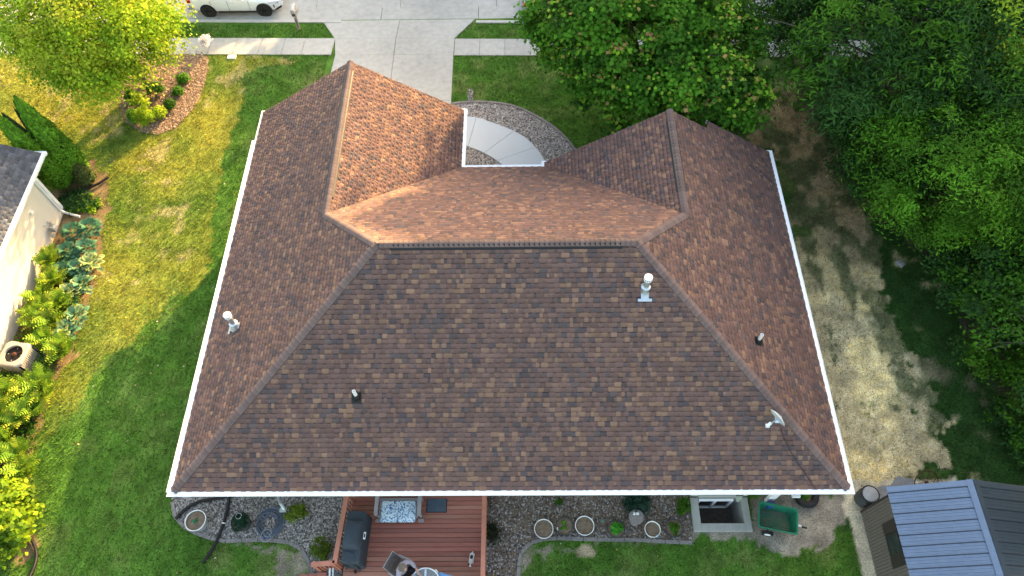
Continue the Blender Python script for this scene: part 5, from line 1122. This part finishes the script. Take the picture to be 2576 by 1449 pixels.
for c_ in range(30):
    t0 = c_*dt; t1 = t0+dt*1.02; y = 13.22-random.uniform(0,.2)*(c_ % 2)
    yy = 13.22
    while yy > 5:
        w = random.choice((.16,.2,.24,.3)); h = random.choice((.010,.006)); col = random.choice(GR); k_ = random.uniform(.85,1.15)
        f3 = lambda y, t, h: (xe-t-h*0, y, ze2+P2*t+h)
        A, B, T1, T0, G0, G1_ = f3(yy-w,t0,h), f3(yy,t0,h), f3(yy,t1,.002), f3(yy-w,t1,.002), f3(yy-w,t0,-.004), f3(yy,t0,-.004)
        i = len(tv); tv += [A,B,T1,T0,G0,G1_]; tc += [tuple(v*k_ for v in col)]*6; tf += [(i,i+1,i+2),(i,i+2,i+3),(i+4,i+5,i+1),(i+4,i+1,i),(i+4,i,i+3),(i+5,i+2,i+1)]; yy -= w
o = link('shingle_field', np_mesh('shingle_field', np.array(tv), np.array(tf), np.array(tc), 'shingle', False, 3), nroof); o['kind'] = 'stuff'
def ngut(a, b, s, w=.13):
    a, b, s = Vector(a), Vector(b), Vector(s); prof = [(-.02,-.13),(-.02,.01),(.01,.01),(.016,-.02),(w-.02,-.025),(w-.014,.0),(w,.0),(w-.02,-.11)]
    n = len(prof); vs = [p+s*q[0]+Vector((0,0,q[1])) for p in (a,b) for q in prof]; part('gutter', MB().add(vs, [(i,(i+1)%n,n+(i+1)%n,n+i) for i in range(n)]+[tuple(range(n))[::-1],tuple(range(n,2*n))]), 'gutter', nb)
ngut((xe,-4,ze2-.01),(xe,13.25,ze2-.01),(1,0,0)); ngut((xe+.13,13.22,ze2-.01),(xe-1.2,13.22,ze2-.01),(0,1,0), .11)
part('soffit', MB().box(nx_,xe,-4,13.2,ze2-.15,ze2-.13), 'white', nb)
part('downspout', MB().tube([(nx_+.06,12.40,ze2-.15),(nx_+.06,12.40,.28),(nx_+.16,12.38,.14),(nx_+.82,12.2,.08)], .05, 4), 'white', nb)
part('dryer_vent', MB().box(nx_,nx_+.1,11.2,11.32,1.6,1.72), 'white', nb)
t = thing('gas_meter', 'grey gas meter with pipes on the cream wall', 'gas meter', (nx_+.2,11.35,.0)); part('meter_body', MB().bbox(-.1,.12,-.12,.12,.35,.6,.03), 'grey', t)
part('pipes', MB().tube([(-.15,.15,.0),(-.15,.15,.7),(.0,.1,.75),(0,.08,.58)], .018, 6).tube([(.0,-.08,.58),(0,-.1,.78),(-.18,-.15,.8)], .018, 6), 'galv', t); part('regulator', MB().lathe([(.001,-.03),(.08,-.02),(.08,.02),(.001,.03)], 14, (.0,-.28,.3)), 'galv', t)
# AC condenser
c = at(42,893,.72); t = thing('air_conditioner', 'beige air conditioner condenser with round fan opening by the wall', 'air conditioner', (at(34,890,.86).x,at(34,890,.86).y,0), math.radians(-8))
S_ = .45; H_ = .86
cas = MB(); 
part('pad', MB().bbox(-.5,.5,-.5,.5,-.02,.06,.01), 'oldconc', t)
part('casing', loftbox([rrect(-S_+.02,S_-.02,-S_+.02,S_-.02,.06,.08), rrect(-S_+.02,S_-.02,-S_+.02,S_-.02,H_-.06,.08)]), 'darkin', t)
for i in range(11):
    a = -S_+.07+i*.07
    for sd_ in range(4):
        rm_ = Matrix.Rotation(sd_*math.pi/2, 4, 'Z'); part('louvre', MB().box(a-.026,a+.026,-S_-.004,-S_+.018,.07,H_-.06,rm_), 'ac', t)
top = MB(); n = 40; R1 = .33
vs = []; 
for k_ in range(n):
    a = 2*math.pi*k_/n; m_ = max(abs(math.cos(a)), abs(math.sin(a))); q = S_+.02; ex = min(q/m_, q*1.25)
    vs += [(ex*math.cos(a),ex*math.sin(a),H_-.07),(ex*math.cos(a),ex*math.sin(a),H_-.01),(ex*.93*math.cos(a),ex*.93*math.sin(a),H_+.02),(R1*math.cos(a),R1*math.sin(a),H_+.03),(R1*math.cos(a),R1*math.sin(a),H_-.14)]
part('top_cover', top.add(vs, [(k_*5+j,((k_+1)%n)*5+j,((k_+1)%n)*5+j+1,k_*5+j+1) for k_ in range(n) for j in range(4)]), 'ac', t, False)
part('fan_well', MB().lathe([(.33,H_-.14),(.001,H_-.16)], 24), 'darkin', t)
for k_ in range(4):
    a = k_*1.57+.3; part('fan_blade', MB().add([(.05*math.cos(a),.05*math.sin(a),H_-.08),(.26*math.cos(a-.35),.26*math.sin(a-.35),H_-.05),(.27*math.cos(a+.25),.27*math.sin(a+.25),H_-.10)], [(0,1,2)]), 'galv', t)
part('fan_motor', MB().lathe([(.08,H_-.12),(.08,H_-.03),(.05,H_-.01),(.001,H_-.005)], 18), 'rust', t, True); part('guard_bar', MB().tube([(0,0,H_+.0),(.29,.12,H_+.02)], .008, 5), 'rust', t)

# ------------------------------------------------------------------ car, mailbox, small things in front
def car(x_front, yside, facing, paint, label, z=-.10, group=None):
    """x runs from 0 (front bumper) backward; near side at y=0"""
    t = thing('parked_car', label, 'car', (x_front,yside,z), 0 if facing > 0 else math.pi, group)
    Wc = 1.80; st = [(0.0,.50,.35,.62,.62,.50),(-.12,.68,.24,.70,.72,.60),(-.5,.82,.20,.74,.80,.72),(-1.0,.88,.20,.80,.88,.78),(-1.45,.90,.20,.84,.95,.80),(-2.1,.90,.20,.90,1.34,.62),(-2.6,.90,.20,.92,1.43,.60),(-3.3,.90,.20,.94,1.40,.60),(-3.9,.90,.20,.97,1.12,.66),(-4.3,.86,.24,.96,1.02,.74),(-4.58,.74,.32,.90,.96,.62),(-4.66,.62,.40,.80,.86,.50)]
    secs = []
    for (x, hw, zl, zb, zt, tw) in st:
        pr = [(0,zl),(hw*.85,zl),(hw*.97,zl+.12),(hw,(zl+zb)/2),(hw*.985,zb-.06),(hw*.95,zb),(tw+.04,zt-.05),(tw*.8,zt),(0,zt+.02)]
        loop = [(x, Wc/2-p[0], p[1]) for p in pr]+[(x, Wc/2+p[0], p[1]) for p in pr[::-1][1:-1]]
        secs.append(loop)
    part('body', loftbox(secs), paint, t, True)
    gl = MB()
    for (xa, xb, za, zb_, ya) in ((-1.75,-2.55,.95,1.30,.06),(-2.62,-3.55,.97,1.30,.06)): gl.add([(xa,.055,za),(xb,.05,za+.02),(xb+.04,.24,zb_),(xa-.22,.24,zb_)], [(0,1,2,3)])
    part('side_window', gl, 'glass', t); part('windscreen', MB().add([(-1.38,.25,.97),(-1.38,Wc-.25,.97),(-1.98,Wc-.38,1.33),(-1.98,.38,1.33)], [(0,1,2,3)]), 'glass', t)
    for xx in (-1.55,-2.6,-3.45): part('door_seam', MB().box(xx-.006,xx+.006,.0-.003,.012,.28,.88), 'trim', t)
    for xx in (-2.35,-3.25): part('door_handle', MB().box(xx-.09,xx+.09,-.02,.02,.80,.825), paint, t)
    part('side_skirt', MB().box(-3.2,-1.3,.02,.1,.19,.25), 'trim', t)
    for xx in (-.88,-3.70):
        for s in (0,1):
            yy = .0+.03 if not s else Wc-.03
            part('wheel_arch', MB().tube([(xx,yy-.05 if not s else yy-.0,.33),(xx,yy+.1 if not s else yy+.05,.33)], .385, 26), 'blackp', t)
            o = part('wheel', MB().tube([(xx,yy-.07 if not s else yy-.1,.32),(xx,yy+.1 if not s else yy+.07,.32)], .325, 28), 'rubber', t)
            rimm = MB().tube([(xx,yy-.075 if not s else yy+.05,.32),(xx,yy-.05 if not s else yy+.075,.32)], .06, 12)
            for k_ in range(5):
                a = k_*1.2566+.3; rimm.tube([(xx,yy-.074,.32),(xx+.22*math.cos(a),yy-.074,.32+.22*math.sin(a))], .02, 5)
            part('rim', rimm, 'blackgl', o)
            part('hub_cap', MB().tube([(xx,yy-.082,.32),(xx,yy-.075,.32)], .022, 10), 'galv', o)
    hl = MB().add([(-.10,.22,.58),(-.10,.22,.70),(-.55,.055,.74),(-.62,.045,.70),(-.30,.10,.60)], [(0,1,2,3,4),(4,3,2,1,0)]); hl.v = [(v[0]+.012,v[1]-.02,v[2]+.008) for v in hl.v]
    part('headlight', hl, 'lamp', t); part('headlight', MB().add([(-.08,Wc-.22,.58),(-.08,Wc-.22,.70),(-.55,Wc-.04,.76),(-.3,Wc-.08,.60)], [(0,1,2,3)]), 'lamp', t)
    part('bumper_intake', MB().add([(-.05,.30,.28),(-.03,.32,.40),(-.30,.075,.36),(-.32,.08,.28)], [(0,1,2,3),(3,2,1,0)]), 'blackgl', t)
    part('fender_vent', MB().box(-.36,-.32,.05,.09,.45,.60), 'blackgl', t)
    part('grille', MB().box(-.02,.02,.62,1.18,.42,.60), 'blackgl', t)
    part('mirror', MB().bbox(-1.92,-1.72,-.14,.06,.94,1.07,.03), paint, t); part('mirror_glass', MB().box(-1.93,-1.90,-.12,.04,.96,1.05), 'blackgl', t)
    part('taillight', MB().box(-4.62,-4.45,.09,.30,.74,.90), 'redlamp', t); part('rear_bumper', MB().bbox(-4.72,-4.5,.1,Wc-.1,.34,.52,.03), 'grey', t)
    return t
car(-1.72, 24.82, 1, 'carpaint', 'white sedan with black wheels parked at the kerb')
tc_ = at(1313,18,.6); car(tc_.x+4.68, tc_.y-.12, 1, 'carred', 'vehicle rear with red tail lamp showing past the maple')
c = at(752,72); t = thing('mailbox', 'taupe plastic mailbox on a post in the kerb grass', 'mailbox', (c.x,c.y,0), math.radians(4))
part('post', MB().bbox(-.065,.065,-.065,.065,-.05,1.0,.01), 'mailbox', t); part('post_groove', MB().box(-.02,.02,-.070,-.062,.1,.62), 'trim', t)
part('newspaper_slot', MB().bbox(-.10,.10,-.16,.26,.82,1.02,.01), 'mailbox', t); part('slot_opening', MB().box(-.075,.075,-.164,-.158,.86,.99), 'trim', t)
bx = MB(); vs = []
arcp = [(-.11,0),(-.11,.13)]+[(.11*math.cos(a),.13+.10*math.sin(a)) for a in np.linspace(math.pi,0,9)[1:-1]]+[(.11,.13),(.11,0)]; n = len(arcp)
for yy in (-.2,.32): vs += [(a,yy,1.02+b) for a, b in arcp]
bx.add(vs, [(i,(i+1)%n,n+(i+1)%n,n+i) for i in range(n)]+[tuple(range(n))[::-1],tuple(range(n,2*n))]); part('box', bx, 'mailtop', t)
dv = [(a*.86,-.205,1.03+b*.92) for a, b in arcp]; part('door', MB().add(dv+[(v[0],-.198,v[2]) for v in dv], [tuple(range(n))]+[(i,(i+1)%n,n+(i+1)%n,n+i) for i in range(n)]), 'grey', t)
part('emblem', MB().lathe([(.02,0),(.001,.004)], 12).box(0,0,0,0,0,0), 'label', t, loc=(0,-.07,.74))
bpy.data.objects['emblem'].rotation_euler = (math.radians(90),0,0)
prop(part('utility_cover', MB().bbox(-.2,.2,-.12,.12,-.04,.03,.01), 'white', None, loc=at(583,143)), 'white rectangular utility lid in the grass by the sidewalk', 'utility cover')
dg = thing('white_flower_bush', 'white flowering bush under the sunlit tree by the sidewalk', 'bush', at(525,120))
me, cc = crown_mesh('blossom', (0,0,.45), (.22,.3,.35), 24, 26, .08, [(.75,.73,.74),(.7,.68,.7)], crad=.12, low=-.4); link('blossom', me, dg)
# fallen leaves and scraps on the lawn
n = 260; x = rng.uniform(-6.5, 14, n); y = rng.uniform(-2.5, 20, n); C0, cov = ground_col(x, y); kp = (cov > .5) & ~((x > .3) & (x < 19.3) & (y > .3) & (y < 15)); x, y = x[kp], y[kp]; n = len(x)
V, F, C = leaf_faces(np.stack([x, y, np.full(n,.035)], -1), np.tile([0,0,1.],(n,1))+rng.normal(0,.2,(n,3)), .07, np.array([(.40,.33,.18),(.55,.50,.38),(.30,.2,.1)])[rng.integers(0,3,n)])
prop(link('fallen_leaves', np_mesh('fallen_leaves', V, F, C, 'leafd')), 'dry pale fallen leaves scattered over the lawn', 'leaves', None, 'stuff')
